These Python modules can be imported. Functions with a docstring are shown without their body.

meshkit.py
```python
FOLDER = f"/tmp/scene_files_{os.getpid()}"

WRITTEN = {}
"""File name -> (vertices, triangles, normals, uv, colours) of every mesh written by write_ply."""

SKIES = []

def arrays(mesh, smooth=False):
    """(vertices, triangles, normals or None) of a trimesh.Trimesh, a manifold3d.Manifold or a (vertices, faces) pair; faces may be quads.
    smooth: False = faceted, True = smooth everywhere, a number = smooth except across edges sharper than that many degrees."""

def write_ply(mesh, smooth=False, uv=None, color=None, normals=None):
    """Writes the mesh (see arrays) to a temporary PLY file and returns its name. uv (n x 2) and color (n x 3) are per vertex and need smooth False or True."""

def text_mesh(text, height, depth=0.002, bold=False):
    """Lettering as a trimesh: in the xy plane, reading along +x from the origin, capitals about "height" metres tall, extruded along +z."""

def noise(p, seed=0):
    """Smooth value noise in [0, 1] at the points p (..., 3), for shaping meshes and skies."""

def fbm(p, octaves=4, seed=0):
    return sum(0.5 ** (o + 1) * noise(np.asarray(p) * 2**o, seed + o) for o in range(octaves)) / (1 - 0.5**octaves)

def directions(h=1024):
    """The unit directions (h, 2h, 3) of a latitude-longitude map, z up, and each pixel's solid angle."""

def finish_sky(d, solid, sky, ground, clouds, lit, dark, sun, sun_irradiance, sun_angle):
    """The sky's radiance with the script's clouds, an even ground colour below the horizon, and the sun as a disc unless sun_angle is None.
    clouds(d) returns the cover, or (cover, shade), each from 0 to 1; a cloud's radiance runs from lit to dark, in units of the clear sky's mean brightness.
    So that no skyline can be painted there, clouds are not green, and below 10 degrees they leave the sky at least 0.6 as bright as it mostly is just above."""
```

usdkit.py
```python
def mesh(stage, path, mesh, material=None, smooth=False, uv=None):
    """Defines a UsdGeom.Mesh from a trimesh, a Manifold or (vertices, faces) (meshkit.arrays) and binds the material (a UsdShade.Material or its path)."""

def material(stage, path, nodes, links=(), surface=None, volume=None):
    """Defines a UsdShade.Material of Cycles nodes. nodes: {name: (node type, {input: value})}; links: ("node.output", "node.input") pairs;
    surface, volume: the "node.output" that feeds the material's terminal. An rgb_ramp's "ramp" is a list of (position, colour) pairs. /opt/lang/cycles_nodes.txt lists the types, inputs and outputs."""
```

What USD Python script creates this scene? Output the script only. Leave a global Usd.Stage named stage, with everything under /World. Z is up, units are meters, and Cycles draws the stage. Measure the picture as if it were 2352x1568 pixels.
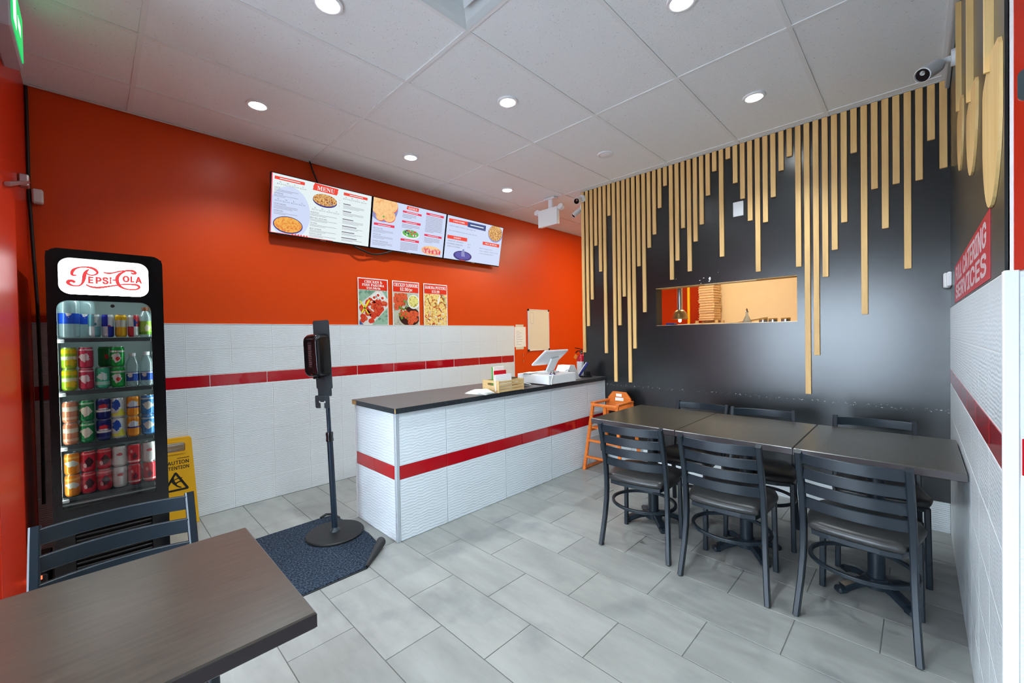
import math, random, glob, numpy as np, trimesh, usdkit, meshkit
from pxr import Usd, UsdGeom, UsdLux, Gf, Sdf, Vt
from shapely.geometry import Polygon, box as sbox, Point
from shapely import affinity, union_all
random.seed(7); rng = np.random.default_rng(7)
PI = math.pi
stage = Usd.Stage.CreateInMemory()
UsdGeom.SetStageUpAxis(stage, 'Z'); UsdGeom.SetStageMetersPerUnit(stage, 1.0)
UsdGeom.Xform.Define(stage, '/World'); UsdGeom.Scope.Define(stage, '/World/Looks')

# ---------------------------------------------------------------- camera, sky, exposure
EXPOSURE = 0.54
SKY = 4.0
SUN = 55.0
LAMP = 36.0
BEAM = 1000.0
KITCHEN = 21.0
CAM_H = 1.3604
yaw, pitch, roll = 0.7780, -0.0135, -0.0174
fw = np.array([math.cos(yaw)*math.cos(pitch), math.sin(yaw)*math.cos(pitch), math.sin(pitch)])
rt = np.array([math.sin(yaw), -math.cos(yaw), 0.0]); up0 = np.cross(rt, fw)
right = math.cos(roll)*rt + math.sin(roll)*up0; upv = -math.sin(roll)*rt + math.cos(roll)*up0
cam = UsdGeom.Camera.Define(stage, '/World/camera')
M4 = Gf.Matrix4d(*[float(x) for x in [*right, 0, *upv, 0, *(-fw), 0, 0, 0, CAM_H, 1]])
cam.AddTransformOp().Set(M4)
cam.CreateHorizontalApertureAttr(36.0); cam.CreateVerticalApertureAttr(24.0)
cam.CreateFocalLengthAttr(948.1/2352*36.0); cam.CreateClippingRangeAttr(Gf.Vec2f(0.05, 200))
cam.CreateExposureAttr(EXPOSURE)
dome = UsdLux.DomeLight.Define(stage, '/World/sky'); dome.CreateIntensityAttr(SKY); dome.CreateColorAttr(Gf.Vec3f(0.80, 0.93, 1.10))

sun = UsdLux.DistantLight.Define(stage, '/World/sun'); sun.CreateIntensityAttr(SUN); sun.CreateAngleAttr(1.5); sun.CreateColorAttr(Gf.Vec3f(.94, 1.0, 1.02))
sd = np.array([-.40, .0, .92]); sd /= np.linalg.norm(sd); sx_ = np.cross((0, 1., 0), sd); sx_ /= np.linalg.norm(sx_); sy_ = np.cross(sd, sx_)
sun.AddTransformOp().Set(Gf.Matrix4d(*[float(v) for v in [*sx_, 0, *sy_, 0, *sd, 0, 0, 0, 0, 1]]))

# ---------------------------------------------------------------- helpers
def S(r, g, b):
    f = lambda c: (c/255/12.92) if c/255 <= .04045 else ((c/255+.055)/1.055)**2.4
    return (f(r), f(g), f(b))
MATS = {}
def pm(name, col, rough=.5, metal=0, spec=.5, coat=0, noise=None, bump=None, emit=0, extra=None, trans=0):
    """principled material. noise=(scale, colour2, lo, hi, stretch), bump=(scale, strength, distance, stretch)"""
    n = {'p': ('principled_bsdf', dict(base_color=col, roughness=rough, metallic=metal, specular_ior_level=spec, coat_weight=coat, transmission_weight=trans, **(extra or {})))}
    l = []
    if emit:
        n['p'][1].update(base_color=(.015, .015, .015), emission_color=col, emission_strength=emit)
    if noise or bump: n['g'] = ('texture_coordinate', {}) if (noise and len(noise) > 5) else ('geometry', {})
    src = 'g.object' if (noise and len(noise) > 5) else 'g.position'
    if noise:
        sc, c2, lo, hi = noise[:4]; st = noise[4] if len(noise) > 4 and noise[4] else (1, 1, 1)
        n['m'] = ('mapping', dict(scale=tuple(sc*x for x in st)))
        n['n'] = ('noise_texture', dict(scale=1.0, detail=5.0, roughness=.6))
        n['r'] = ('rgb_ramp', dict(ramp=[(lo, col), (hi, c2)]))
        l += [(src, 'm.vector'), ('m.vector', 'n.vector'), ('n.fac', 'r.fac')]+([] if emit else [('r.color', 'p.base_color')])
        if emit: l += [('r.color', 'p.emission_color')]
    if bump:
        sc, stg, dist = bump[:3]; st = bump[3] if len(bump) > 3 else (1, 1, 1)
        n['bm'] = ('mapping', dict(scale=tuple(sc*x for x in st)))
        n['bn'] = ('noise_texture', dict(scale=1.0, detail=3.0))
        n['b'] = ('bump', dict(strength=stg, distance=dist))
        l += [(src, 'bm.vector'), ('bm.vector', 'bn.vector'), ('bn.fac', 'b.height'), ('b.normal', 'p.normal')]
    MATS[name] = usdkit.material(stage, '/World/Looks/'+name, n, l, surface='p.BSDF')
    return MATS[name]
def custom(name, nodes, links, surface):
    MATS[name] = usdkit.material(stage, '/World/Looks/'+name, nodes, links, surface=surface); return MATS[name]

used = {}
def numbered(parent, name):
    k = (parent, name); i = used.get(k, -1)+1; used[k] = i
    return name if i == 0 else '%s_%03d' % (name, i)
def path_of(p): return '/World' if p is None else str(p.GetPath())
def tag(prim, label=None, cat=None, group=None, kind=None):
    for k, v in (('label', label), ('category', cat), ('group', group), ('kind', kind)):
        if v: prim.SetCustomDataByKey(k, v)
    return prim
def thing(name, label=None, cat=None, loc=(0, 0, 0), rotz=0, group=None, kind=None, parent=None):
    x = UsdGeom.Xform.Define(stage, path_of(parent)+'/'+numbered(path_of(parent), name))
    x.AddTranslateOp().Set(Gf.Vec3d(*map(float, loc)))
    if rotz: x.AddRotateZOp().Set(float(rotz))
    return tag(x.GetPrim(), label, cat, group, kind)
def obj(name, mesh, mat, parent=None, label=None, cat=None, group=None, kind=None, smooth=False, loc=None, rotz=None):
    if isinstance(mesh, MB): mesh = mesh.mesh()
    m = usdkit.mesh(stage, path_of(parent)+'/'+numbered(path_of(parent), name), mesh, MATS[mat] if isinstance(mat, str) else mat, smooth=smooth)
    if loc is not None: m.AddTranslateOp().Set(Gf.Vec3d(*map(float, loc)))
    if rotz is not None: m.AddRotateZOp().Set(float(rotz))
    return tag(m.GetPrim(), label, cat, group, kind)
def struct(name, mesh, mat, smooth=False): return obj(name, mesh, mat, kind='structure', smooth=smooth)
def dup(root, loc, rotz=0, label=None, group=None):
    was = root.GetCustomData(); base = root.GetName().rstrip('0123456789').rstrip('_')
    r = thing(base, label or was['label'], was['category'], loc, rotz, group or was.get('group'))
    r.GetReferences().AddInternalReference(root.GetPath()); r.SetInstanceable(True)
    return r

def rot(ax, deg):
    return trimesh.transformations.rotation_matrix(math.radians(deg), ax)
def tr(x, y, z):
    m = np.eye(4); m[:3, 3] = (x, y, z); return m
def frame(o, r, u):
    """matrix taking (x right, y up, z out) to a surface with right r and up u at origin o"""
    r = np.array(r, float); u = np.array(u, float); m = np.eye(4)
    m[:3, 0], m[:3, 1], m[:3, 2], m[:3, 3] = r, u, np.cross(r, u), o
    return m
def cboxm(sx, sy, sz, c=0):
    """chamfered box centred at the origin"""
    hx, hy, hz = sx/2, sy/2, sz/2
    if c <= 0: return trimesh.creation.box([sx, sy, sz])
    c = min(c, hx*.9, hy*.9, hz*.9)
    P = [(a*(hx-(c if i != 0 else 0)), b*(hy-(c if i != 1 else 0)), d*(hz-(c if i != 2 else 0))) for a in (-1, 1) for b in (-1, 1) for d in (-1, 1) for i in range(3)]
    return trimesh.convex.convex_hull(np.array(P))
class MB:
    def __init__(s): s.l = []
    def add(s, m, M=None):
        m = m.copy()
        if M is not None: m.apply_transform(M)
        s.l.append(m); return s
    def box(s, x0, x1, y0, y1, z0, z1, c=0, M=None):
        m = cboxm(abs(x1-x0), abs(y1-y0), abs(z1-z0), c); m.apply_translation(((x0+x1)/2, (y0+y1)/2, (z0+z1)/2))
        return s.add(m, M)
    def cyl(s, p0, p1, r0, r1=None, n=20, caps=True):
        return s.tube([p0, p1], [r0, r0 if r1 is None else r1], n)
    def tube(s, pts, r, n=10, flat=None):
        """swept round tube; r number or list. flat=(w, h, upvec): rectangular section instead"""
        P = np.array(pts, float); k = len(P); R = np.full(k, r) if np.ndim(r) == 0 else np.array(r, float)
        T = np.gradient(P, axis=0); T /= np.linalg.norm(T, axis=1)[:, None]
        up = np.array(flat[2], float) if flat else (np.array([0, 0, 1.]) if abs(T[0][2]) < .9 else np.array([1., 0, 0]))
        V = []
        for i in range(k):
            if not flat: up = up - T[i]*(up@T[i]); up /= np.linalg.norm(up); a, b = up, np.cross(T[i], up)
            else:
                a = up - T[i]*(up@T[i]); a /= np.linalg.norm(a); b = np.cross(T[i], a)
            if flat:
                w, h = flat[0]/2, flat[1]/2; c = min(w, h)*.35
                sec = [(h, -w+c), (h, w-c), (h-c, w), (-h+c, w), (-h, w-c), (-h, -w+c), (-h+c, -w), (h-c, -w)]
                V += [P[i]+a*x+b*y for x, y in sec]
            else:
                V += [P[i]+R[i]*(a*math.cos(t)+b*math.sin(t)) for t in np.arange(n)*2*PI/n]
        m = 8 if flat else n; F = []
        for i in range(k-1):
            for j in range(m):
                q = (i*m+j, i*m+(j+1) % m, (i+1)*m+(j+1) % m, (i+1)*m+j); F += [(q[0], q[1], q[2]), (q[0], q[2], q[3])]
        c0 = len(V); V.append(P[0]); V.append(P[-1])
        for j in range(m): F += [(c0, (j+1) % m, j), (c0+1, (k-1)*m+j, (k-1)*m+(j+1) % m)]
        t = trimesh.Trimesh(np.array(V), F, process=False)
        if t.volume < 0: t.invert()
        return s.add(t)
    def lathe(s, prof, n=28, M=None):
        """prof [(r, z)] from bottom to top, closed on the axis when r is 0"""
        V, F, k = [], [], len(prof)
        for r, z in prof: V += [(r*math.cos(t), r*math.sin(t), z) for t in np.arange(n)*2*PI/n]
        for i in range(k-1):
            for j in range(n):
                q = (i*n+j, i*n+(j+1) % n, (i+1)*n+(j+1) % n, (i+1)*n+j); F += [(q[0], q[1], q[2]), (q[0], q[2], q[3])]
        t = trimesh.Trimesh(np.array(V), F, process=False); t.merge_vertices(); t.update_faces(t.nondegenerate_faces())
        if t.volume < 0: t.invert()
        return s.add(t, M)
    def poly(s, p, h, M=None):
        for g in getattr(p, 'geoms', [p]):
            if g.is_empty or g.area < 1e-10: continue
            s.add(trimesh.creation.extrude_polygon(g, h, engine='earcut'), M)
        return s
    def mesh(s): return s.l[0] if len(s.l) == 1 else trimesh.util.concatenate(s.l)
def B(*a, **k): return MB().box(*a, **k)
def rrect(w, h, r, n=6, cx=0, cy=0):
    return affinity.translate(sbox(-w/2+r, -h/2+r, w/2-r, h/2-r).buffer(r, quad_segs=n), cx, cy)
def ell(cx, cy, rx, ry, n=8): return affinity.translate(affinity.scale(Point(0, 0).buffer(1, quad_segs=n), rx, ry), cx, cy)

# lettering: sans (the interface font) or a bold serif (mathematical bold letters)
TXT = {}
def text_poly(t, font='sans', stroke=0):
    k = (t, font, stroke)
    if k in TXT: return TXT[k]
    from PIL import Image, ImageDraw, ImageFont
    if font == 'serif':
        up = lambda c: chr(0x1D400+ord(c)-65) if 'A' <= c <= 'Z' else chr(0x1D41A+ord(c)-97) if 'a' <= c <= 'z' else chr(0x1D7CE+ord(c)-48) if '0' <= c <= '9' else c
        s = ''.join(up(c) for c in t); fn = glob.glob('/opt/blender-*/*/datafiles/fonts/NotoSansMath-Regular.woff2')[0]
    else:
        s = t; fn = glob.glob('/opt/blender-*/*/datafiles/fonts/Inter.woff2')[0]
    f = ImageFont.truetype(fn, 64)
    x0, y0, x1, y1 = f.getbbox(s, anchor='ls', stroke_width=stroke)
    im = Image.new('L', (x1-x0+8, y1-y0+8)); ImageDraw.Draw(im).text((4-x0, 4-y0), s, 255, f, anchor='ls', stroke_width=stroke)
    on = np.pad(np.asarray(im) > 127, ((0, 0), (1, 1))).astype(np.int8)
    rows, st = np.nonzero(np.diff(on, axis=1) == 1); en = np.nonzero(np.diff(on, axis=1) == -1)[1]
    from shapely import box as vbox
    p = union_all(vbox(st, -rows-1, en, -rows)).buffer(.5).buffer(-.5).simplify(.6)
    a, b, c, d = p.bounds
    TXT[k] = affinity.affine_transform(p, [1/(c-a), 0, 0, 1/(d-b), -a/(c-a), -b/(d-b)]); return TXT[k]
def place_text(t, x0, x1, y0, y1, font='sans', stroke=0, skew=0):
    return affinity.affine_transform(text_poly(t, font, stroke), [x1-x0, skew*(y1-y0), 0, y1-y0, x0, y0])
def stroke_poly(pts, widths, n=60):
    """a pen stroke of varying width through the points (smooth spline)"""
    from scipy.interpolate import splprep, splev
    P = np.array(pts, float); tck, u = splprep(P.T, s=0, k=min(3, len(P)-1))
    uu = np.linspace(0, 1, n); Q = np.array(splev(uu, tck)).T; W = np.interp(uu, np.linspace(0, 1, len(widths)), widths)
    return union_all([Point(*Q[i]).buffer(W[i]/2, quad_segs=4).union(Point(*Q[i+1]).buffer(W[i+1]/2, quad_segs=4)).convex_hull for i in range(n-1)]).simplify(.0004)

# ---------------------------------------------------------------- materials
ORANGE = S(218, 68, 1)
pm('paint_orange', ORANGE, .36, spec=.35, bump=(140, .06, .004))
pm('paint_red', S(212, 46, 8), .34, spec=.4, bump=(140, .05, .004))
pm('paint_red_gloss', S(190, 40, 14), .20, spec=.9)
pm('paint_cream', S(232, 205, 160), .6)
pm('paint_charcoal', S(58, 60, 62), .6)
pm('white_plastic', S(232, 234, 234), .35)
pm('white_gloss', S(236, 238, 240), .22)
pm('white_trim', S(225, 228, 228), .4)
pm('grey_trim', S(190, 198, 204), .35, metal=.3)
pm('red_tile', S(178, 10, 24), .10, coat=.3)
pm('stain_brown', S(190, 172, 146), .9, noise=(60, S(214, 204, 188), .4, .7))
pm('grout', S(104, 104, 100), .9)
pm('white_grout', S(222, 222, 218), .8)
pm('ceiling_paint', S(232, 234, 233), .7)
pm('wood_pale', S(243, 200, 130), .5, noise=(1, S(222, 176, 108), .35, .75, (30, 30, 2.2)), bump=(1, .15, .002, (60, 60, 3)))
pm('wood_peel', S(226, 192, 128), .55, noise=(1, S(206, 166, 100), .35, .75, (24, 24, 2)))
pm('wood_crate', S(214, 184, 130), .6, noise=(1, S(190, 152, 98), .3, .8, (10, 60, 60)))
pm('raw_board', S(205, 170, 110), .8, noise=(180, S(170, 130, 80), .35, .65))
pm('wood_orange', S(226, 122, 40), .38, noise=(1, S(200, 92, 22), .35, .75, (16, 16, 60)), coat=.2)
pm('table_top', S(60, 56, 47), .29, spec=1.0, noise=(1, S(45, 43, 37), .35, .7, (9, 90, 20)), bump=(1, .05, .001, (14, 120, 30)))
pm('table_edge', S(60, 52, 54), .5)
pm('chair_metal', S(27, 36, 44), .34, spec=.42)
pm('vinyl_black', S(46, 46, 46), .36, bump=(260, .06, .001))
pm('black_plastic', S(14, 15, 17), .18, spec=.6)
pm('black_matte', S(22, 24, 26), .5)
pm('black_steel', S(52, 62, 66), .42, metal=.2)
pm('dark_bezel', S(16, 16, 18), .3)
pm('worktop', S(86, 80, 78), .34, noise=(160, S(66, 62, 62), .4, .65))
pm('worktop_edge', S(34, 40, 46), .42, noise=(70, S(62, 68, 74), .52, .72))
pm('mat_carpet', S(34, 43, 56), .95, spec=.1, noise=(95, S(84, 97, 112), .45, .68), bump=(120, 1.0, .01))
pm('mat_rubber', S(40, 42, 44), .6)
pm('yellow_plastic', S(238, 176, 10), .38)
pm('black_print', S(28, 22, 14), .6)
pm('steel', S(180, 178, 172), .28, metal=.9)
pm('chrome', S(210, 210, 210), .12, metal=1)
pm('brass_hood', S(196, 168, 116), .3, metal=.7)
pm('cardboard', S(226, 192, 146), .8, noise=(40, S(212, 174, 126), .4, .7))
pm('yellow_pole', S(245, 180, 20), .45)
pm('paper', S(238, 236, 226), .7)
pm('board_cream', S(228, 218, 194), .5)
pm('blue_plastic', S(30, 40, 120), .35)
pm('red_plastic', S(190, 20, 44), .4)
pm('red_gloss', S(200, 20, 40), .25)
pm('green_print', S(90, 170, 70), .6)
pm('amber', S(220, 130, 30), .5)
pm('lens_smoke', S(20, 10, 14), .08)
pm('cooler_inside', S(186, 200, 200), .5)
pm('cooler_shelf', S(60, 70, 74), .5)
pm('aluminium', S(200, 202, 204), .3, metal=.85)
pm('foil_white', S(224, 226, 228), .3)
pm('lid_white', S(236, 238, 240), .4)
pm('lid_brown', S(120, 60, 24), .5)
pm('jar_lid', S(220, 160, 60), .45)
pm('pole_blue', S(30, 44, 58), .35, metal=.3)
pm('grey_ground', S(182, 184, 186), .9)
pm('skin_tape', S(220, 214, 190), .4)
pm('kitchen_steel', S(200, 176, 140), .35, metal=.5)
pm('lamp_white', (.93, 1, 1), .4, emit=LAMP)
pm('lamp_warm', (1.0, .85, .63), .4, emit=KITCHEN)
pm('lamp_warm_dim', (1.0, .84, .60), .4, emit=KITCHEN*.36)
pm('bulb_warm', (1.0, .86, .66), .4, emit=6)
pm('sign_white', (1, .97, .99), .3, emit=2.2)
pm('sign_red', S(228, 70, 72), .3, emit=.8)
pm('sign_green', S(0, 190, 96), .3, emit=.9)
pm('sign_pale', S(220, 250, 230), .3, emit=.9)
pm('led_red', (1, .08, .03), .3, emit=3)
pm('cooler_light', (.86, 1, .97), .4, emit=8.5)
for nm, c, e in (('screen_white', S(228, 240, 242), 1), ('screen_blue', S(206, 218, 246), 1), ('screen_red', S(242, 76, 62), .95), ('screen_pink', S(236, 60, 92), .95), ('screen_text', S(150, 146, 164), .9),
                 ('screen_head', S(120, 112, 128), .9), ('screen_navy', S(62, 82, 140), .9), ('screen_plate', S(70, 60, 132), .9), ('screen_lilac', S(150, 152, 206), .9), ('screen_leaf', S(110, 190, 96), .9), ('screen_purple', S(94, 92, 176), .9)):
    pm(nm, c, .25, emit=e*.70)
pm('screen_pizza', S(246, 184, 84), .25, noise=(60, S(228, 96, 44), .46, .66), emit=.66)
pm('screen_pizza_dark', S(236, 190, 120), .25, noise=(80, S(150, 60, 30), .45, .62), emit=.66)
pm('screen_bread', S(250, 204, 146), .25, noise=(40, S(232, 150, 84), .5, .75), emit=.68)
pm('screen_meat', S(230, 120, 110), .25, noise=(50, S(250, 220, 200), .45, .62), emit=.66)
pm('print_white', S(240, 238, 232), .35)
pm('print_red', S(226, 44, 14), .35)
pm('print_sage', S(150, 186, 160), .4, noise=(26, S(98, 140, 118), .5, .62))
pm('print_meat', S(222, 66, 36), .35, noise=(60, S(140, 24, 14), .52, .68))
pm('print_chicken', S(226, 94, 54), .35, noise=(48, S(140, 26, 14), .50, .68))
pm('print_plate', S(224, 222, 214), .35)
pm('print_grey', S(196, 196, 176), .35, noise=(14, S(128, 128, 110), .5, .7))
pm('print_fries', S(244, 214, 130), .35, noise=(44, S(196, 108, 34), .5, .64))
pm('print_yellow', S(236, 222, 60), .35)
pm('print_sauce', S(232, 222, 130), .35, noise=(70, S(130, 120, 40), .55, .62))
pm('print_green', S(110, 140, 50), .35)
pm('print_dark', S(60, 24, 20), .35)
pm('print_brown', S(176, 90, 34), .35)
pm('poster_crimson', S(186, 20, 44), .4)
pm('poster_letter', S(206, 180, 184), .4)
pm('plaque_grey', S(66, 76, 78), .3)
pm('sanitizer_window', S(30, 40, 44), .05, spec=.8)
pm('orange_light_trim', S(240, 130, 50), .5)

# white wall tile with a woven ripple relief
def tile_mat(name, col, wscale, strength):
    custom(name, {'g': ('geometry', {}), 'm': ('mapping', dict(scale=(1.6, 1.6, 1.0))), 'w': ('wave_texture', dict(wave_type='bands', bands_direction='z', scale=wscale, distortion=5.0, detail=1.5, detail_scale=.9)),
                  'b': ('bump', dict(strength=strength, distance=.004)), 'p': ('principled_bsdf', dict(base_color=col, roughness=.24, specular_ior_level=.5))},
           [('g.position', 'm.vector'), ('m.vector', 'w.vector'), ('w.fac', 'b.height'), ('b.normal', 'p.normal')], 'p.BSDF')
tile_mat('wall_tile', S(220, 227, 230), 24, .22)
tile_mat('counter_tile', S(218, 226, 230), 16, .26)
# floor tile: warm grey stone with clouding and scuffs
def floor_mat(name, c1, c2):
    custom(name, {'g': ('geometry', {}), 'o': ('object_info', {}), 'm': ('mapping', dict(scale=(9, 2.2, 3))), 'n': ('noise_texture', dict(scale=1.0, detail=6.0, roughness=.62)), 'r': ('rgb_ramp', dict(ramp=[(.34, c1), (.7, c2)])),
                  'm2': ('mapping', dict(scale=(2.6, 2.6, 2.6))), 'n2': ('noise_texture', dict(scale=1.0, detail=4.0)), 'r2': ('rgb_ramp', dict(ramp=[(.56, (1, 1, 1)), (.72, (.66, .68, .72))])),
                  'x': ('mix', dict(mix_type='multiply', fac=1.0)), 'p': ('principled_bsdf', dict(roughness=.34, specular_ior_level=.45)), 'b': ('bump', dict(strength=.08, distance=.002))},
           [('g.position', 'm.vector'), ('m.vector', 'n.vector'), ('n.fac', 'r.fac'), ('g.position', 'm2.vector'), ('m2.vector', 'n2.vector'), ('n2.fac', 'r2.fac'),
            ('r.color', 'x.color1'), ('r2.color', 'x.color2'), ('x.color', 'p.base_color'), ('n.fac', 'b.height'), ('b.normal', 'p.normal')], 'p.BSDF')
floor_mat('floor_tile_a', S(138, 139, 135), S(156, 157, 152))
floor_mat('floor_tile_b', S(134, 135, 131), S(152, 153, 149))
floor_mat('floor_tile_c', S(142, 143, 139), S(160, 161, 156))
# mineral ceiling tile: fissures as small dark pits
custom('ceiling_tile', {'g': ('geometry', {}), 'v': ('noise_texture', dict(scale=95.0, detail=3.0, roughness=.7)), 'r': ('rgb_ramp', dict(ramp=[(.27, S(168, 170, 170)), (.36, S(238, 241, 241))])),
                        'b': ('bump', dict(strength=.35, distance=.004)), 'p': ('principled_bsdf', dict(roughness=.9, specular_ior_level=.15))},
       [('g.position', 'v.vector'), ('v.fac', 'r.fac'), ('r.color', 'p.base_color'), ('v.fac', 'b.height'), ('b.normal', 'p.normal')], 'p.BSDF')
# satin black wall paint, rubbed through along the chair backs
custom('paint_black', {'g': ('geometry', {}), 's': ('separate_xyz', {}), 'a': ('math', dict(math_type='subtract', value2=.812)), 'ab': ('math', dict(math_type='absolute')), 'lt': ('math', dict(math_type='less_than', value2=.013)),
                       'm': ('mapping', dict(scale=(40, 40, 90))), 'n': ('noise_texture', dict(scale=1.0, detail=4.0, roughness=.7)), 'gt': ('math', dict(math_type='greater_than', value2=.62)), 'mu': ('math', dict(math_type='multiply')),
                       'c': ('mix', dict(color1=S(20, 24, 26), color2=S(190, 190, 186))), 'p': ('principled_bsdf', dict(roughness=.25, specular_ior_level=.78)),
                       'bm': ('noise_texture', dict(scale=120.0, detail=2.0)), 'b': ('bump', dict(strength=.05, distance=.002))},
       [('g.position', 's.vector'), ('s.z', 'a.value1'), ('a.value', 'ab.value1'), ('ab.value', 'lt.value1'), ('g.position', 'm.vector'), ('m.vector', 'n.vector'), ('n.fac', 'gt.value1'), ('lt.value', 'mu.value1'), ('gt.value', 'mu.value2'),
        ('mu.value', 'c.fac'), ('c.color', 'p.base_color'), ('g.position', 'bm.vector'), ('bm.fac', 'b.height'), ('b.normal', 'p.normal')], 'p.BSDF')
def pane_mat(name, tint, fr=1.45):
    custom(name, {'t': ('transparent_bsdf', dict(color=tint)), 'g': ('glossy_bsdf', dict(color=(1, 1, 1), roughness=.02)), 'f': ('fresnel', dict(IOR=fr)), 'm': ('mix_closure', {})},
           [('f.fac', 'm.fac'), ('t.BSDF', 'm.closure1'), ('g.BSDF', 'm.closure2')], 'm.closure')
pane_mat('pane', (.96, .98, .98)); pane_mat('cooler_glass', (.95, .97, .97))
custom('clear_plastic', {'t': ('transparent_bsdf', dict(color=(.88, .95, .96))), 'g': ('glossy_bsdf', dict(color=(1, 1, 1), roughness=.06)), 'd': ('diffuse_bsdf', dict(color=S(190, 215, 220))), 'f': ('layer_weight', dict(blend=.35)), 'm': ('mix_closure', {}), 'm2': ('mix_closure', dict(fac=.28))},
       [('f.facing', 'm.fac'), ('t.BSDF', 'm.closure1'), ('g.BSDF', 'm.closure2'), ('m.closure', 'm2.closure1'), ('d.BSDF', 'm2.closure2')], 'm2.closure')

# ================================================================= the room
W1, W2, W3, W4, CEIL = 3.974, 3.95, -.148, -.27, 2.982
XF, YF = -1.45, -2.45           # glazed street fronts behind the camera
XK = 7.7                        # back of the kitchen
slab = cboxm

# ---- floor: porcelain planks laid in half bond, parts where the photograph shows them
floor = thing('floor', kind='structure')
obj('grout_bed', B(XF, XK, YF, W1+.1, -.08, -.0025), 'grout', floor)
PW, PL = .2915, .5944
plank = slab(PW-.0035, PL-.0035, .012, .0012); far = MB()
for m in range(-8, 25):
    xc = .8367+PW*(m+.5)
    if xc-PW/2 < XF: continue
    off = 2.202 if m % 2 == 0 else 1.9025
    for k in range(-4, 9):
        yc = off-PL*(k-.5)
        if yc-PL/2 > W1 or yc+PL/2 < YF: continue
        y0, y1 = max(yc-PL/2, YF), min(yc+PL/2, W1-.002)
        full = (y1-y0) > PL-.001
        if xc < W2+.1 and xc > -.1 and yc > -.45 and y1-y0 > .02:
            msh = plank if full else slab(PW-.0035, y1-y0-.0035, .012, .0012)
            obj('floor_tile', msh, 'floor_tile_'+'abc'[int(rng.integers(3))], floor, loc=(xc, (y0+y1)/2, -.006))
        elif y1-y0 > .02:
            far.box(xc-PW/2+.002, xc+PW/2-.002, y0+.002, y1-.002, -.012, 0)
obj('outer_tiles', far, 'floor_tile_a', floor, kind='stuff')

# ---- suspended ceiling
ceil = thing('ceiling', kind='structure')
obj('ceiling_deck', B(XF, XK, YF, W1+.1, CEIL+.03, CEIL+.10), 'ceiling_paint', ceil)
LY = [W1]+[3.5358-.6096*i for i in range(0, 10)]; LY = [y for y in LY if y > YF]+[YF]
CX = [XF]+[.2134+1.2192*j for j in range(-1, 7) if XF < .2134+1.2192*j < XK]+[XK]
for j in range(len(CX)-1):
    for i in range(len(LY)-1):
        x0, x1, y1, y0 = CX[j], CX[j+1], LY[i], LY[i+1]
        if abs(x1-1.4326) < .01 and abs(y1-1.707) < .01: x1 = x1-.61
        if x1-x0 < .02 or y1-y0 < .02: continue
        obj('ceiling_tile', B(x0+.008, x1-.008, y0+.008, y1-.008, CEIL+.004, CEIL+.022, .002), 'ceiling_tile', ceil)
for y in LY[1:-1]: obj('grid_bar', B(XF, XK, y-.012, y+.012, CEIL-.001, CEIL+.030), 'ceiling_paint', ceil)
for j, x in enumerate(CX[1:-1]):
    obj('grid_bar', B(x-.012, x+.012, YF, W1, CEIL-.0015, CEIL+.030), 'ceiling_paint', ceil)
obj('grid_bar', B(.811, .835, 1.097, 1.707, CEIL-.001, CEIL+.030), 'ceiling_paint', ceil)
obj('wall_angle', MB().box(W4, XK, W1-.022, W1-.001, CEIL-.002, CEIL+.001).box(W2-.02, W2-.001, W3, 2.74, CEIL-.002, CEIL+.001).box(1.56, W2, W3+.001, W3+.022, CEIL-.002, CEIL+.001), 'ceiling_paint', ceil)

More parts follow.
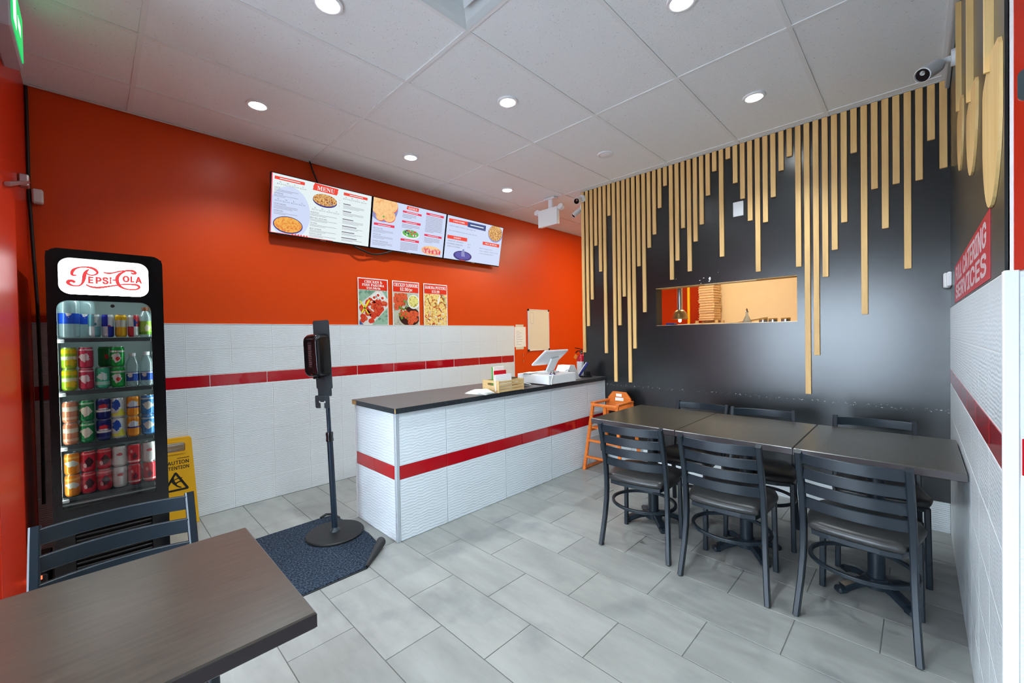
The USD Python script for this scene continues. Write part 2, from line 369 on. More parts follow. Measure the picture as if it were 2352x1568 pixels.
for cx_, cy_, r_ in ((2.51, .20, .018), (2.38, -.02, .05), (2.33, -.03, .03)):
    st = Polygon([(cx_+r_*(1+.25*math.sin(3*a+r_*99))*math.cos(a), cy_+.7*r_*(1+.2*math.cos(4*a))*math.sin(a)) for a in np.arange(20)*PI/10])
    obj('water_stain', MB().poly(st, .0004, tr(0, 0, CEIL+.0035)), 'stain_brown', ceil)
# ---- tiled wainscot helper: tiles on a wall plane given by frame(origin, right, up)
def wainscot(parent, Fm, u0, u1, ujoint, ustep, band_joint, band_step, tilemat='wall_tile', vis=lambda u: True, zb=0.0):
    rows = [(zb, .2), (.2, .4), (.4, .6), (.6, .8), (.8, 1.0), (1.0965, 1.2945), (1.2945, 1.493)]
    g = .0022
    def cells(j, st):
        k = math.floor((u0-j)/st); out = []
        while j+k*st < u1:
            a, b = max(u0, j+k*st), min(u1, j+(k+1)*st)
            if b-a > .015: out.append((a, b))
            k += 1
        return out
    rest = MB()
    for a, b in cells(ujoint, ustep):
        for z0, z1 in rows:
            m = cboxm(b-a-g, z1-z0-g, .009, .0012)
            M = Fm @ tr((a+b)/2, (z0+z1)/2, .0045)
            if vis((a+b)/2):
                m.apply_transform(M); obj('wall_tile', m, tilemat, parent)
            else: rest.add(m, M)
    for a, b in cells(band_joint, band_step):
        m = cboxm(b-a-.004, .089, .0095, .0015); m.apply_transform(Fm @ tr((a+b)/2, 1.0482, .00475)); obj('border_tile', m, 'red_tile', parent)
    if rest.l: obj('outer_tiles', rest, tilemat, parent, kind='stuff')
    bed = MB().add(cboxm(u1-u0, 1.494-zb, .0078), Fm @ tr((u0+u1)/2, (1.494+zb)/2, .0039)); obj('grout_bed', bed, 'white_grout', parent)

# ---- wall behind the counter: orange paint over tiles
wb = thing('wall_back', kind='structure')
obj('plaster', B(W4-.12, XK, W1+.008, W1+.12, 0, CEIL+.03), 'paint_orange', wb)
wainscot(wb, frame((0, W1+.008, 0), (1, 0, 0), (0, 0, 1)), W4+.002, 4.066, .785, .2955, .640, .3993)
obj('edge_trim', B(4.064, 4.076, W1-.004, W1+.01, 0, 1.499), 'white_trim', wb)
obj('edge_trim', B(W4, 4.076, W1-.003, W1+.008, 1.493, 1.4985), 'white_trim', wb)

# ---- black slatted wall with the kitchen opening
ws = thing('wall_right', kind='structure')
OY0, OY1, OZ0, OZ1 = .690, 1.866, 1.436, 1.807
wp = Polygon([(-.27, .205), (2.742, .205), (2.742, CEIL+.03), (-.27, CEIL+.03)], [[(OY0, OZ0), (OY1, OZ0), (OY1, OZ1), (OY0, OZ1)]])
Mx = np.array([[0, 0, 1, 0], [1, 0, 0, 0], [0, 1, 0, 0], [0, 0, 0, 1]], float)       # (y, z, depth) -> world
obj('panel', MB().poly(wp, .12, tr(W2, 0, 0) @ Mx), 'paint_black', ws)
obj('plinth', B(W2+.012, W2+.12, -.27, 2.742, 0, .205), 'white_grout', ws)
y = 2.742
while y > W3+.02:
    y2 = max(y-.2955, W3); obj('skirting_tile', B(W2+.002, W2+.013, y2+.001, y-.001, 0, .203, .001), 'wall_tile', ws); y = y2
obj('opening_liner', MB().box(W2+.001, W2+.121, OY0, OY1, OZ1-.006, OZ1-.0005), 'raw_board', ws)
obj('opening_liner', B(W2+.001, W2+.121, OY1-.005, OY1-.0005, OZ0, OZ1-.006), 'black_matte', ws)
obj('opening_sill', B(W2-.002, W2+.16, OY0, OY1, OZ0, OZ0+.004), 'kitchen_steel', ws)
obj('clear_tape', B(W2-.0015, W2+.05, .98, 1.40, OZ1-.0085, OZ1-.0065), 'skin_tape', ws)
for cy, cz, a, b in ((1.352, 1.850, .009, .016), (1.357, 1.827, .007, .005), (1.44, 1.843, .006, .004), (1.405, 1.862, .007, .004), (1.43, 1.815, .005, .003), (1.66, 1.88, .003, .003), (1.28, 1.90, .002, .002)):
    p = Polygon([(cy+a*(1+.25*math.sin(7*t+cy*90))*math.cos(t), cz+b*(1+.25*math.cos(5*t+cz*70))*math.sin(t)) for t in np.arange(12)*PI/6])
    obj('paint_chip', MB().poly(p, .001, tr(W2-.0008, 0, 0) @ Mx), 'print_white', ws)
SL = [1.158, 1.456, 1.752, 2.345, 2.051, 1.154, 2.639, .849, 1.453, 1.754, .853, 1.207, 2.05, 1.578, 2.22, 2.343, 2.592, 2.794, 1.876, 2.052, 2.35, 1.936, 2.205, 2.351, 2.601, 2.803, 2.031, 2.878, 2.652, 2.503, 2.303, 1.864, 2.266, 2.46, 2.66, 2.756, 1.868, .864, 1.17, 1.769, 1.966, 2.161, 2.656, 1.473, 2.364, 2.072, 2.37, 1.774, 2.364, 2.614, 2.412]
for i, zb in enumerate(SL):
    yc = 2.7175-.05674*i
    h = 2.977-zb
    obj('slat', cboxm(.018, .0365, h, .002), 'wood_pale', ws, loc=(W2-.009, yc, zb+h/2))

# ---- tiled side wall at the right, ends in a free corner
wr = thing('wall_near_right', kind='structure')
obj('core', B(1.566, W2+.12, YF, W3-.008, 0, CEIL+.03), 'white_grout', wr)
obj('painted_panel', B(1.566, W2, W3-.010, W3-.002, 1.497, CEIL+.03), 'paint_black', wr)
obj('painted_end', B(1.558, 1.570, YF, W3-.016, 1.497, CEIL+.03), 'paint_red_gloss', wr)
wainscot(wr, frame((W2, W3-.009, 0), (-1, 0, 0), (0, 0, 1)), 0.0, W2-1.575, .02, .2955, .1, .3993)
wainscot(wr, frame((1.567, W3-.024, 0), (0, -1, 0), (0, 0, 1)), 0.0, 2.2, .2955, .2955, .002, .3993, vis=lambda u: u < .6)
obj('corner_trim', B(1.556, 1.578, W3-.026, W3+.002, 0, 1.4985, .003), 'white_trim', wr)

# ---- red stub wall with the side door at the left
wl = thing('wall_left', kind='structure')
obj('plaster', B(W4-.12, W4, 2.30, W1+.008, 0, CEIL+.03), 'paint_red', wl)
d1 = thing('door_1', kind='structure')
obj('door_leaf', B(W4+.001, W4+.022, 2.36, 3.08, .006, 2.06, .003), 'paint_red', d1)
cl = obj('closer_arm', MB().tube([(W4+.035, 2.70, 2.03), (W4+.035, 3.52, 2.26)], .010).box(W4+.002, W4+.04, 3.50, 3.58, 2.235, 2.30, .006), 'aluminium', d1)
# ---- street front: glazing behind the camera, solid bulkhead above
def glazed(name, n, Fm, L, cols):
    w = thing('wall_'+name, kind='structure')
    obj('bulkhead', MB().add(cboxm(L, CEIL+.03-2.15, .12), Fm @ tr(L/2, (CEIL+.03+2.15)/2, -.06)), 'ceiling_paint', w)
    obj('threshold', MB().add(cboxm(L, .06, .12), Fm @ tr(L/2, .03, -.06)), 'grey_trim', w)
    wn = thing('window_%d' % n, kind='structure')
    fr = MB()
    for i in range(cols+1): fr.add(cboxm(.05, 2.09, .1), Fm @ tr(min(max(L*i/cols, .025), L-.025), 1.105, -.06))
    fr.add(cboxm(L, .05, .1), Fm @ tr(L/2, 2.125, -.06)); obj('frame', fr, 'grey_trim', wn)
    for i in range(cols): obj('glass_pane', MB().add(cboxm(L/cols-.05, 2.04, .006), Fm @ tr(L*(i+.5)/cols, 1.08, -.06)), 'pane', wn)
glazed('front', 1, frame((XF, .10, 0), (0, 1, 0), (0, 0, 1)), 2.20, 2)
struct('wall_front_pier', B(XF-.12, XF, YF, .10, 0, CEIL+.03), 'paint_charcoal')
struct('wall_street', B(XF-.12, 1.566, YF-.12, YF, 0, CEIL+.03), 'paint_charcoal')
struct('wall_lobby', B(XF-.12, W4-.12, 2.30, 2.42, 0, CEIL+.03), 'paint_red')
struct('pavement', MB().box(-30, XF-.001, -30, 30, -.2, -.06).box(XF-.001, 40, -30, YF-.001, -.2, -.06), 'grey_ground')
# ---- kitchen beyond the opening
struct('wall_kitchen_back', B(XK, XK+.1, W3, W1+.1, 0, CEIL+.03), 'paint_orange')
struct('wall_kitchen_side', B(W2+.12, XK, -.27, W3-.008, 0, CEIL+.03), 'paint_cream')
struct('wall_kitchen_partition', B(7.25, 7.37, W3-.008, 2.60, 0, CEIL+.03), 'paint_cream')

# ================================================================= ceiling fixtures
def downlight(x, y, label, on=True, group='round ceiling downlights'):
    t = thing('downlight', label, 'ceiling light', (x, y, CEIL), group=group)
    obj('trim_ring', MB().lathe([(.052, .004), (.052, -.006), (.058, -.008), (.068, -.006), (.071, .000), (.071, .004), (.052, .004)], 40), 'white_gloss', t, smooth=40)
    prof = [(.0, -.012), (.02, -.0115), (.04, -.009), (.0515, -.004), (.0515, .003), (0, .003)]
    obj('lens', MB().lathe(prof, 36), 'lamp_white' if on else 'white_gloss', t, smooth=50)
    if on:
        sp = UsdLux.SphereLight.Define(stage, str(t.GetPath())+'/beam'); sp.CreateRadiusAttr(.03); sp.CreateIntensityAttr(BEAM); sp.CreateColorAttr(Gf.Vec3f(.86, .98, 1.04))
        sh = UsdLux.ShapingAPI.Apply(sp.GetPrim()); sh.CreateShapingConeAngleAttr(62.0); sh.CreateShapingConeSoftnessAttr(.7)
        sp.AddTranslateOp().Set(Gf.Vec3d(0, 0, -.046))
    return t
downlight(.833, 3.245, 'lit ceiling downlight left of the menu screens, leftmost of all')
downlight(2.041, 3.251, 'lit ceiling downlight right in front of the three menu screens')
downlight(3.266, 3.252, 'lit ceiling downlight nearest the white exit box, above the till end of the counter')
downlight(2.054, 2.025, 'lit ceiling downlight in the middle of the ceiling, centre of the picture')
downlight(3.246, .806, 'lit ceiling downlight in front of the black slatted wall, above the long table')
downlight(.833, 2.031, 'lit ceiling downlight cut by the top of the picture, left of the air diffuser')
downlight(2.057, .822, 'lit ceiling downlight cut by the top of the picture, right of the air diffuser')
downlight(3.284, 2.012, 'unlit blank white round cover in the ceiling near the slatted wall', on=False)
for x, y, w in ((.823, .79, 'right of the diffuser'), (-.396, .79, 'left of the foreground table'), (-.396, 2.01, 'beside the red stub wall'), (-.396, -1.65, 'in the corner')):
    downlight(x, y, 'lit ceiling downlight outside the picture, '+w, group='downlights outside the picture')

t = thing('air_diffuser', 'square grey four-way air diffuser set in the ceiling between two downlights', 'air vent', (1.1276, 1.402, CEIL))
def sqring(r0, r1, z0, z1):
    c = [(-1, -1), (1, -1), (1, 1), (-1, 1)]; V = [(a*r0, b*r0, z0) for a, b in c]+[(a*r1, b*r1, z1) for a, b in c]+[(a*r0, b*r0, z0+.002) for a, b in c]+[(a*r1, b*r1, z1+.002) for a, b in c]
    F = []
    for i in range(4):
        j = (i+1) % 4
        for q in ((i, j, 4+j, 4+i), (8+i, 12+i, 12+j, 8+j), (i, 8+i, 8+j, j), (4+i, 4+j, 12+j, 12+i)): F += [(q[0], q[1], q[2]), (q[0], q[2], q[3])]
    return trimesh.Trimesh(V, F)
pm('diffuser_grey', S(212, 221, 222), .45)
obj('frame', MB().add(sqring(.296, .262, -.003, .004)), 'diffuser_grey', t)
for a, b in ((.262, .215), (.190, .135), (.110, .060)): obj('vane', MB().add(sqring(a, b, -.008 if a < .26 else .004, .022)), 'diffuser_grey', t)
obj('centre_plate', MB().box(-.045, .045, -.045, .045, .0, .004, .002), 'diffuser_grey', t)
obj('back_plate', MB().box(-.27, .27, -.27, .27, .024, .028), 'black_steel', t)

t = thing('kitchen_ceiling_light', 'warm panel light in the kitchen ceiling behind the black wall', 'ceiling light', (5.6, 1.9, CEIL))
obj('frame', MB().box(-.62, .62, -.32, .32, -.010, .0, .002), 'white_trim', t); obj('lens', MB().box(-.59, .59, -.29, .29, -.013, -.0095), 'lamp_warm', t)

t = thing('kitchen_ceiling_light', 'warm square panel light in the ceiling of the passage behind the black wall', 'ceiling light', (5.1, 3.02, CEIL))
obj('frame', MB().box(-.32, .32, -.32, .32, -.010, .0, .002), 'white_trim', t); obj('lens', MB().box(-.29, .29, -.29, .29, -.013, -.0095), 'lamp_warm_dim', t)

# exit light hanging from the ceiling near the end of the slatted wall, seen from its blank back
t = thing('exit_light', 'blank white exit box with round lamp heads hanging from the ceiling', 'exit sign', (3.82, 3.13, 2.76))
obj('panel', MB().box(-.012, .0, -.145, .145, -.105, .10, .004), 'white_plastic', t)
obj('housing', MB().box(.0, .045, -.14, .14, -.10, .095, .006), 'white_plastic', t)
obj('canopy', MB().box(-.02, .06, -.11, .05, .20, .222, .004).box(.005, .03, -.06, .0, .09, .205, .004), 'white_plastic', t)
for s in (-1, 1):
    h = obj('lamp_head', MB().lathe([(0, -.03), (.028, -.028), (.038, .0), (.036, .02), (0, .022)], 24, tr(.02, s*.178, .088) @ rot((0, 1, 0), -70)).box(.01, .028, s*.14-.02, s*.14+.02, .08, .095, .003), 'white_gloss', t, smooth=40)
# lit green exit sign at the left edge
t = thing('exit_sign', 'grey exit sign with a lit green face at the top left corner', 'exit sign', (W4, 2.86, 2.78))
obj('housing', MB().box(.001, .062, -.21, .21, -.11, .15, .006), 'grey_trim', t)
obj('face', MB().box(.062, .066, -.195, .195, -.075, .13, .001), 'sign_green', t)
obj('pictogram', MB().box(.066, .0668, -.16, -.06, -.05, .10).box(.066, .0668, .0, .10, .0, .05), 'sign_pale', t)
obj('screw', MB().cyl((.03, -.2115, -.06), (.03, -.209, -.06), .006, n=10), 'chrome', t)
# cameras
def bullet(name, label, mount, base_dir, hinge, aim, L=.13, r=.036):
    t = thing(name, label, 'security camera', mount)
    bd = np.array(base_dir, float); h = np.array(hinge, float); a = np.array(aim, float)/np.linalg.norm(aim)
    obj('mount_base', MB().cyl((0, 0, 0), bd*.028, .044, .040, 24), 'white_plastic', t, smooth=40)
    obj('arm', MB().tube([bd*.02, bd*.05+h*.3, h], .015, 12), 'white_plastic', t, smooth=40)
    M = np.eye(4); z = a; x = np.cross((0, 0, 1.), z); x /= np.linalg.norm(x); M[:3, 0], M[:3, 1], M[:3, 2], M[:3, 3] = x, np.cross(z, x), z, h
    b = obj('body', MB().lathe([(0, -.03), (r*.7, -.03), (r*.95, -.012), (r, .02), (r, L), (r*.9, L+.003), (r*.9, L-.012), (0, L-.012)], 28, M), 'white_plastic', t, smooth=35)
    f = obj('lens_window', MB().lathe([(0, L-.006), (r*.86, L-.006), (r*.86, L-.011), (0, L-.011)], 28, M), 'lens_smoke', t, smooth=35)
    obj('lens', MB().lathe([(0, L-.004), (r*.3, L-.0045), (r*.34, L-.006), (0, L-.006)], 18, M @ tr(0, r*.25, 0)), 'chrome', f)
    return t
bullet('security_camera', 'white bullet camera with dark lens facing the room, upper of two at slatted wall end', (W2-.018, 2.712, 2.90), (-1, 0, 0), (-.055, .012, -.02), (-.86, -.25, -.42), .09, .034)
bullet('security_camera', 'white bullet camera looking along the counter, lower of the two at the slatted wall end', (4.0, 2.742, 2.83), (0, 1, 0), (-.01, .06, -.03), (-.62, .35, -.62), .10, .030)
bullet('security_camera', 'white bullet camera on an arm under the ceiling near the wooden peels', (3.12, W3-.002, 2.745), (0, 1, 0), (-.05, .085, -.04), (-.62, .42, -.46), .10, .036)
obj('cable_conduit', MB().box(1.75, 3.95, W3-.001, W3+.022, CEIL-.06, CEIL-.008, .004), 'grey_trim', label='grey cable raceway along the ceiling edge above the wooden peels', cat='conduit')

# ================================================================= screens and posters on the back wall
FINE = ('small_print', 'price', 'food', 'tomato', 'spark', 'triangle', 'filling', 'sauce_dot', 'fry', 'menu_line', 'heading')
def uvpoly(q): return Polygon(q)
def screen(i, draw, label):
    """a wall screen of .888 x .50 m, leaning forward at the top"""
    x0 = 1.062+.8965*i; w, h = .888, .502
    t = thing('menu_screen', label, 'television', (x0, 3.903, 2.262), group=None)
    lean = math.atan2(.10, .49); upd = (0, -math.sin(lean), math.cos(lean))
    F = frame((0, 0, 0), (1, 0, 0), upd)
    def on(z): return F @ tr(0, 0, z)
    obj('casing', MB().add(cboxm(w, h, .034, .003), on(-.019) @ tr(w/2, h/2, 0)).add(cboxm(.5, .26, .05, .004), on(-.05) @ tr(w/2, h*.42, 0)), 'dark_bezel', t)
    e = .006; sw, sh, sx, sy = w-2*e, h-e-.012, e, .012
    obj('maker_mark', MB().add(cboxm(.05, .004, .0006), on(-.0017) @ tr(w/2, .006, 0)), 'aluminium', t)
    base = obj('display', MB().add(cboxm(sw, sh, .001), on(-.0015) @ tr(sx+sw/2, sy+sh/2, 0)), 'screen_white' if i == 0 else 'screen_blue', t)
    layers = {}
    def put(nm, mat, poly, lay=1):
        p = affinity.affine_transform(poly, [sw, 0, 0, -sh, sx, sy+sh])
        p = p.intersection(sbox(sx, sy, sx+sw, sy+sh))
        layers.setdefault((nm, mat, lay, 0 if nm in FINE else len(layers)), []).append(p)
    draw(put)
    for (nm, mat, lay, _), ps in layers.items():
        mb = MB().poly(union_all(ps), .0003, on(-.001+.00035*lay))
        if mb.l: obj(nm, mb, mat, base, kind='stuff' if nm in FINE else None)
    # wall bracket
    obj('wall_bracket', MB().box(w*.3, w*.7, .01, W1-3.903-.001, .16, .34, .004), 'black_matte', t)
    return t
def T(t, u0, v0, u1, v1, font='sans', stroke=0, skew=0): return affinity.affine_transform(text_poly(t, font, stroke), [u1-u0, 0, 0, -(v1-v0), u0, v1])
def bars(put, u0, u1, v0, n, dv=.022, h=.006, seed=0):
    r = random.Random(seed)
    for k in range(n): put('small_print', 'screen_text', sbox(u0, v0+k*dv, u0+(u1-u0)*(1 if k < n-1 else r.uniform(.4, .8)), v0+k*dv+h), 1)
def prices(put, us, v, vals):
    for u, s, p in zip(us, ('S', 'M', 'L', 'XL'), vals):
        put('price', 'screen_head', T(s, u-.008, v-.040, u+.008, v-.020), 1); put('price', 'screen_head', T(p, u-.030, v-.010, u+.030, v+.016), 1)
def blob(cx, cy, r, rnd, k=9, asp=1.0):
    return Polygon([(cx+r*(.72+.5*rnd.random())*math.cos(a), cy+asp*r*(.72+.5*rnd.random())*math.sin(a)) for a in np.arange(k)*2*PI/k])
def menu1(put):
    put('edge', 'screen_pink', sbox(0, 0, .008, 1), 1)
    put('shadow_shape', 'screen_blue', ell(.17, .62, .19, .45), 0)
    put('banner', 'screen_red', uvpoly([(.026, .042), (.296, .040), (.295, .092), (.025, .093)])); put('banner_text', 'screen_white', sbox(.07, .060, .255, .074), 2)
    put('banner', 'screen_red', uvpoly([(.688, .050), (.954, .052), (.953, .101), (.687, .102)])); put('banner_text', 'screen_white', sbox(.75, .069, .90, .083), 2)
    put('banner', 'screen_red', uvpoly([(.392, .004), (.631, .022), (.622, .075), (.628, .078), (.615, .139), (.373, .132), (.38, .08), (.375, .076)]))
    put('banner_text', 'screen_white', T('MENU', .415, .045, .592, .118, 'serif'), 2)
    prices(put, (.076, .142, .210, .282), .159, ('$9.99', '$12.99', '$15.99', '$18.99')); prices(put, (.062, .133, .207, .278), .443, ('$10.99', '$14.99', '$16.99', '$19.99'))
    prices(put, (.405, .477, .551, .623), .471, ('$12.99', '$16.99', '$18.99', '$22.99')); prices(put, (.715, .780, .845, .915), .165, ('$12.99', '$16.99', '$18.99', '$22.99'))
    for k, (nm, u0, v, u1, n) in enumerate((('CHEESE', .025, .228, .078, 2), ('PEPPERONI', .025, .320, .105, 2), ('VEGETARIAN', .025, .498, .130, 3), ('CANADIAN', .026, .613, .106, 2))):
        put('heading', 'screen_head', T(nm, u0, v-.012, u1, v+.014)); bars(put, u0, .24, v+.030, n, seed=k)
    for k, (nm, v, u1) in enumerate((('HAWAIIAN', .527, .440), ('MEAT BALL MEXICANA', .623, .528), ('ITALIANO', .718, .431), ('MEAT SUPREME', .822, .477), ('BUFFALO HOUSE', .911, .483))):
        put('heading', 'screen_head', T(nm, .360, v-.012, u1, v+.014)); bars(put, .360, .63, v+.030, 2, seed=9+k)
    for k, v in enumerate((.263, .399, .547, .680, .791, .902)):
        put('heading', 'screen_head', sbox(.689, v-.008, .689+(.08, .09, .12, .16, .14, .17)[k], v+.008)); bars(put, .689, .92, v+.028, 3 if k < 3 else 2, seed=20+k)
    put('pan', 'screen_plate', ell(.159, .835, .135, .148), 1); put('pizza', 'screen_pizza', ell(.159, .830, .127, .132), 2)
    put('pan', 'screen_plate', ell(.500, .292, .122, .112), 1); put('pizza', 'screen_pizza_dark', ell(.500, .272, .120, .105), 2); put('crust_gap', 'screen_text', uvpoly([(.50, .27), (.60, .335), (.59, .35)]), 3)
    for a in range(3): put('spark', 'screen_red', uvpoly([(.635, .22+.05*a), (.652, .21+.055*a), (.654, .217+.055*a)]), 1)
    for k in range(6): put('triangle', 'screen_red', uvpoly([(.19+.027*k, 1), (.215+.027*k, 1), (.2025+.027*k, .962)]), 1)
    put('edge', 'screen_red', sbox(0, .992, .6, 1), 1)
def menu2(put):
    rnd = random.Random(4)
    put('plate', 'screen_lilac', ell(.125, .17, .185, .285), 1)
    for a, b, r1, r2 in ((.03, .08, .075, .11), (.118, .05, .09, .10), (.243, .09, .06, .13), (.064, .20, .075, .12), (.168, .15, .082, .125), (.093, .345, .055, .09), (.199, .31, .082, .125)):
        put('bread_edge', 'screen_red', ell(a+.004, b+.012, r1, r2), 2); put('garlic_bread', 'screen_bread', ell(a, b, r1, r2), 3)
    put('parsley', 'screen_leaf', ell(.135, .345, .012, .02), 4)
    for q in ([(.023, .494), (.281, .485), (.281, .536), (.022, .54)], [(.374, .130), (.634, .132), (.634, .173), (.374, .170)], [(.374, .336), (.630, .330), (.630, .377), (.373, .378)], [(.374, .718), (.628, .710), (.629, .760), (.373, .764)], [(.699, .062), (.964, .059), (.963, .107), (.699, .11)], [(.696, .532), (.96, .53), (.96, .576), (.696, .575)]):
        put('banner', 'screen_pink', uvpoly(q)); u0, u1, v0, v1 = q[0][0], q[1][0], q[0][1], q[3][1]
        put('banner_text', 'screen_white', sbox(u0+(u1-u0)*.2, v0+(v1-v0)*.38, u1-(u1-u0)*.2, v1-(v1-v0)*.36), 2)
    put('banner', 'screen_red', uvpoly([(.428, .018), (.590, .020), (.584, .096), (.420, .090)])); put('banner_text', 'screen_white', T('SIDES', .445, .036, .565, .082, 'serif'), 2)
    for k, (nm, u1, v) in enumerate((('MEAT BALL SUB', .135, .598), ('VEGGIE SUB', .115, .722), ('CHICKEN TANDOORI SUB', .209, .858))):
        put('heading', 'screen_head', T(nm, .021, v-.014, u1, v+.012)); bars(put, .021, .27, v+.03, 3, seed=40+k)
    for u0, u1, v, n in ((.375, .56, .20, 3), (.375, .62, .41, 3), (.375, .62, .80, 6), (.70, .95, .135, 12), (.70, .93, .61, 4)): bars(put, u0, u1, v, n, .030, .009, int(v*99))
    put('plate', 'screen_white', ell(.503, .605, .125, .095), 1); put('salad', 'screen_leaf', ell(.503, .588, .112, .080), 2)
    for k in range(16): put('tomato', ('screen_pink', 'screen_red', 'screen_plate', 'screen_white')[k % 4], ell(.503+.085*(rnd.random()*2-1), .580+.055*(rnd.random()*2-1), .011, .017), 3)
    put('roll', 'screen_bread', ell(.822, .885, .150, .105), 1)
    for k in range(5): put('filling', 'screen_meat', ell(.715+.053*k, .895, .030, .062), 2); put('sauce', 'screen_pink', ell(.740+.053*k, .905, .008, .055), 3)
def menu3(put):
    put('banner', 'screen_red', uvpoly([(.025, .066), (.339, .052), (.341, .145), (.026, .152)])); put('banner_text', 'screen_white', T('LUNCH COMBO', .095, .085, .285, .122, stroke=1), 2)
    put('banner', 'screen_navy', uvpoly([(.338, .050), (.665, .045), (.667, .182), (.340, .172)])); put('banner_text', 'screen_white', sbox(.385, .100, .625, .124), 2)
    put('banner', 'screen_red', uvpoly([(.024, .449), (.355, .442), (.356, .526), (.025, .530)])); put('banner_text', 'screen_white', T('DESSERTS', .128, .468, .250, .506, stroke=1), 2)
    put('banner', 'screen_red', uvpoly([(.638, .444), (.960, .437), (.963, .521), (.640, .524)])); put('banner_text', 'screen_white', T('WALK-IN SPECIAL', .685, .462, .915, .500, stroke=1), 2)
    for s, u0, u1, v in (('LUNCH COMBO 2 SLICE, 2 Pop, large, 710', .035, .484, .228), ('Any Small Signature Pizza and a drink, $13.99', .040, .515, .336), ('Medium 2 topping, $9.99', .590, .84, .624), ('Large 2 toppings, 2 drinks, $16.99', .590, .95, .686), ('X Large 2 toppings, $16.99', .590, .86, .747),
                         ('CREAM PUFF, BROWNIES', .030, .300, .578), ('HOT BROWNIE SUNDAE WITH', .030, .290, .640), ('SCOOP OF ICE CREAM', .040, .245, .700), ('$6.99', .375, .425, .588), ('$5.99', .375, .425, .655)):
        put('menu_line', 'screen_head', T(s, u0, v-.014, u1, v+.014), 1)
    put('plate', 'screen_lilac', ell(.860, .195, .142, .215), 1); put('noodles', 'screen_pizza_dark', ell(.858, .178, .132, .198), 2)
    put('bowl', 'screen_plate', ell(.307, .885, .158, .118), 1); put('dessert', 'screen_purple', ell(.307, .875, .130, .088), 2)
    put('ice_cream', 'screen_lilac', uvpoly([(.285, .90), (.278, .80), (.300, .72), (.322, .72), (.335, .82), (.350, .90)]), 3); put('garnish', 'screen_red', ell(.31, .995, .05, .012), 3)
screen(0, menu1, 'left menu screen headed MENU with two pizzas, high on the orange wall')
screen(1, menu2, 'middle menu screen headed SIDES with garlic bread, salad and a sub')
screen(2, menu3, 'right menu screen headed LUNCH COMBO with a blue box and a purple dessert')
obj('screen_cable', MB().tube([(1.42, W1-.02, CEIL+.01), (1.45, W1-.02, 2.90), (1.50, W1-.02, 2.78), (1.51, W1-.015, 2.70)], .007, 8), 'black_matte', label='black cable dropping from the ceiling to the left menu screen', cat='cable', smooth=True)
obj('screen_cable', MB().tube([(1.80+.05*k, W1-.05-.02*math.sin(k), 2.262-.05*math.sin(PI*k/8)) for k in range(9)], .008, 8), 'black_matte', label='black cable loop hanging under the join of left and middle screens', cat='cable', smooth=True)

def poster(x0, draw, label):
    w, h = .330, .473
    t = thing('food_poster', label, 'poster', (x0, W1-.001, 1.4985))
    F = frame((0, 0, 0), (1, 0, 0), (0, 0, 1))
    sheet = obj('sheet', MB().add(cboxm(w, h, .0016), F @ tr(w/2, h/2, .0012)), 'print_white', t)
    layers = {}
    def put(nm, mat, poly, lay=1):
        p = affinity.affine_transform(poly, [w, 0, 0, -h, 0, h]).intersection(sbox(.010, .002, w-.010, h-.010))
        layers.setdefault((nm, mat, lay, 0 if nm in FINE else len(layers)), []).append(p)
    draw(put)
    for (nm, mat, lay, _), ps in layers.items():
        mb = MB().poly(union_all(ps), .0003, F @ tr(0, 0, .0019+.00035*lay))
        if mb.l: obj(nm, mb, mat, sheet, kind='stuff' if nm in FINE else None)
def chunks(put, mat, n, seed, inside, r0, r1, lay, asp=.7):
    rnd = random.Random(seed)
    k = 0
    while k < n:
        x, y = rnd.random(), .25+.75*rnd.random()
        if inside(x, y): put('food', mat, blob(x, y, rnd.uniform(r0, r1), rnd, asp=asp), lay+k % 3); k += 1
def pakora(put):
    put('header', 'print_red', sbox(.03, .022, .97, .25)); put('title', 'print_white', T('CHICKEN &', .215, .045, .80, .105, 'serif', 1), 2); put('title', 'print_white', T('FISH PAKORA', .135, .118, .87, .172, 'serif', 1), 2); put('title', 'print_white', T('$10.99/lb', .28, .185, .74, .238, 'serif', 1), 2)
    put('background', 'print_sage', sbox(.02, .255, .98, 1)); pl = Polygon([(.589, .265), (.785, .261), (.98, .44), (.98, .612), (.425, 1.0), (.144, 1.0), (.019, .858), (.02, .573)]); put('plate', 'print_plate', pl, 2)
    put('corner', 'screen_navy', Polygon([(.02, .91), (.18, 1), (.02, 1)]), 2)
    core = pl.buffer(-.06)
    chunks(put, 'print_meat', 44, 3, lambda x, y: core.contains(Point(x, y)) and y > .45 and (y > .52 or x < .8), .06, .10, 3)
    chunks(put, 'print_chicken', 20, 5, lambda x, y: core.contains(Point(x, y)) and y > .50, .04, .07, 5)
    for a, b in ((.521, .409), (.651, .357), (.797, .414)): put('onion', 'print_white', ell(a, b, .09, .060).difference(ell(a, b, .045, .030)), 8); put('onion_core', 'print_meat', ell(a, b, .044, .029), 8)
    put('pepper', 'print_yellow', Polygon([(.34, .455), (.39, .475), (.13, .76), (.09, .735)]), 9); put('pepper', 'print_yellow', Polygon([(.04, .50), (.07, .48), (.34, .76), (.31, .775)]), 9)
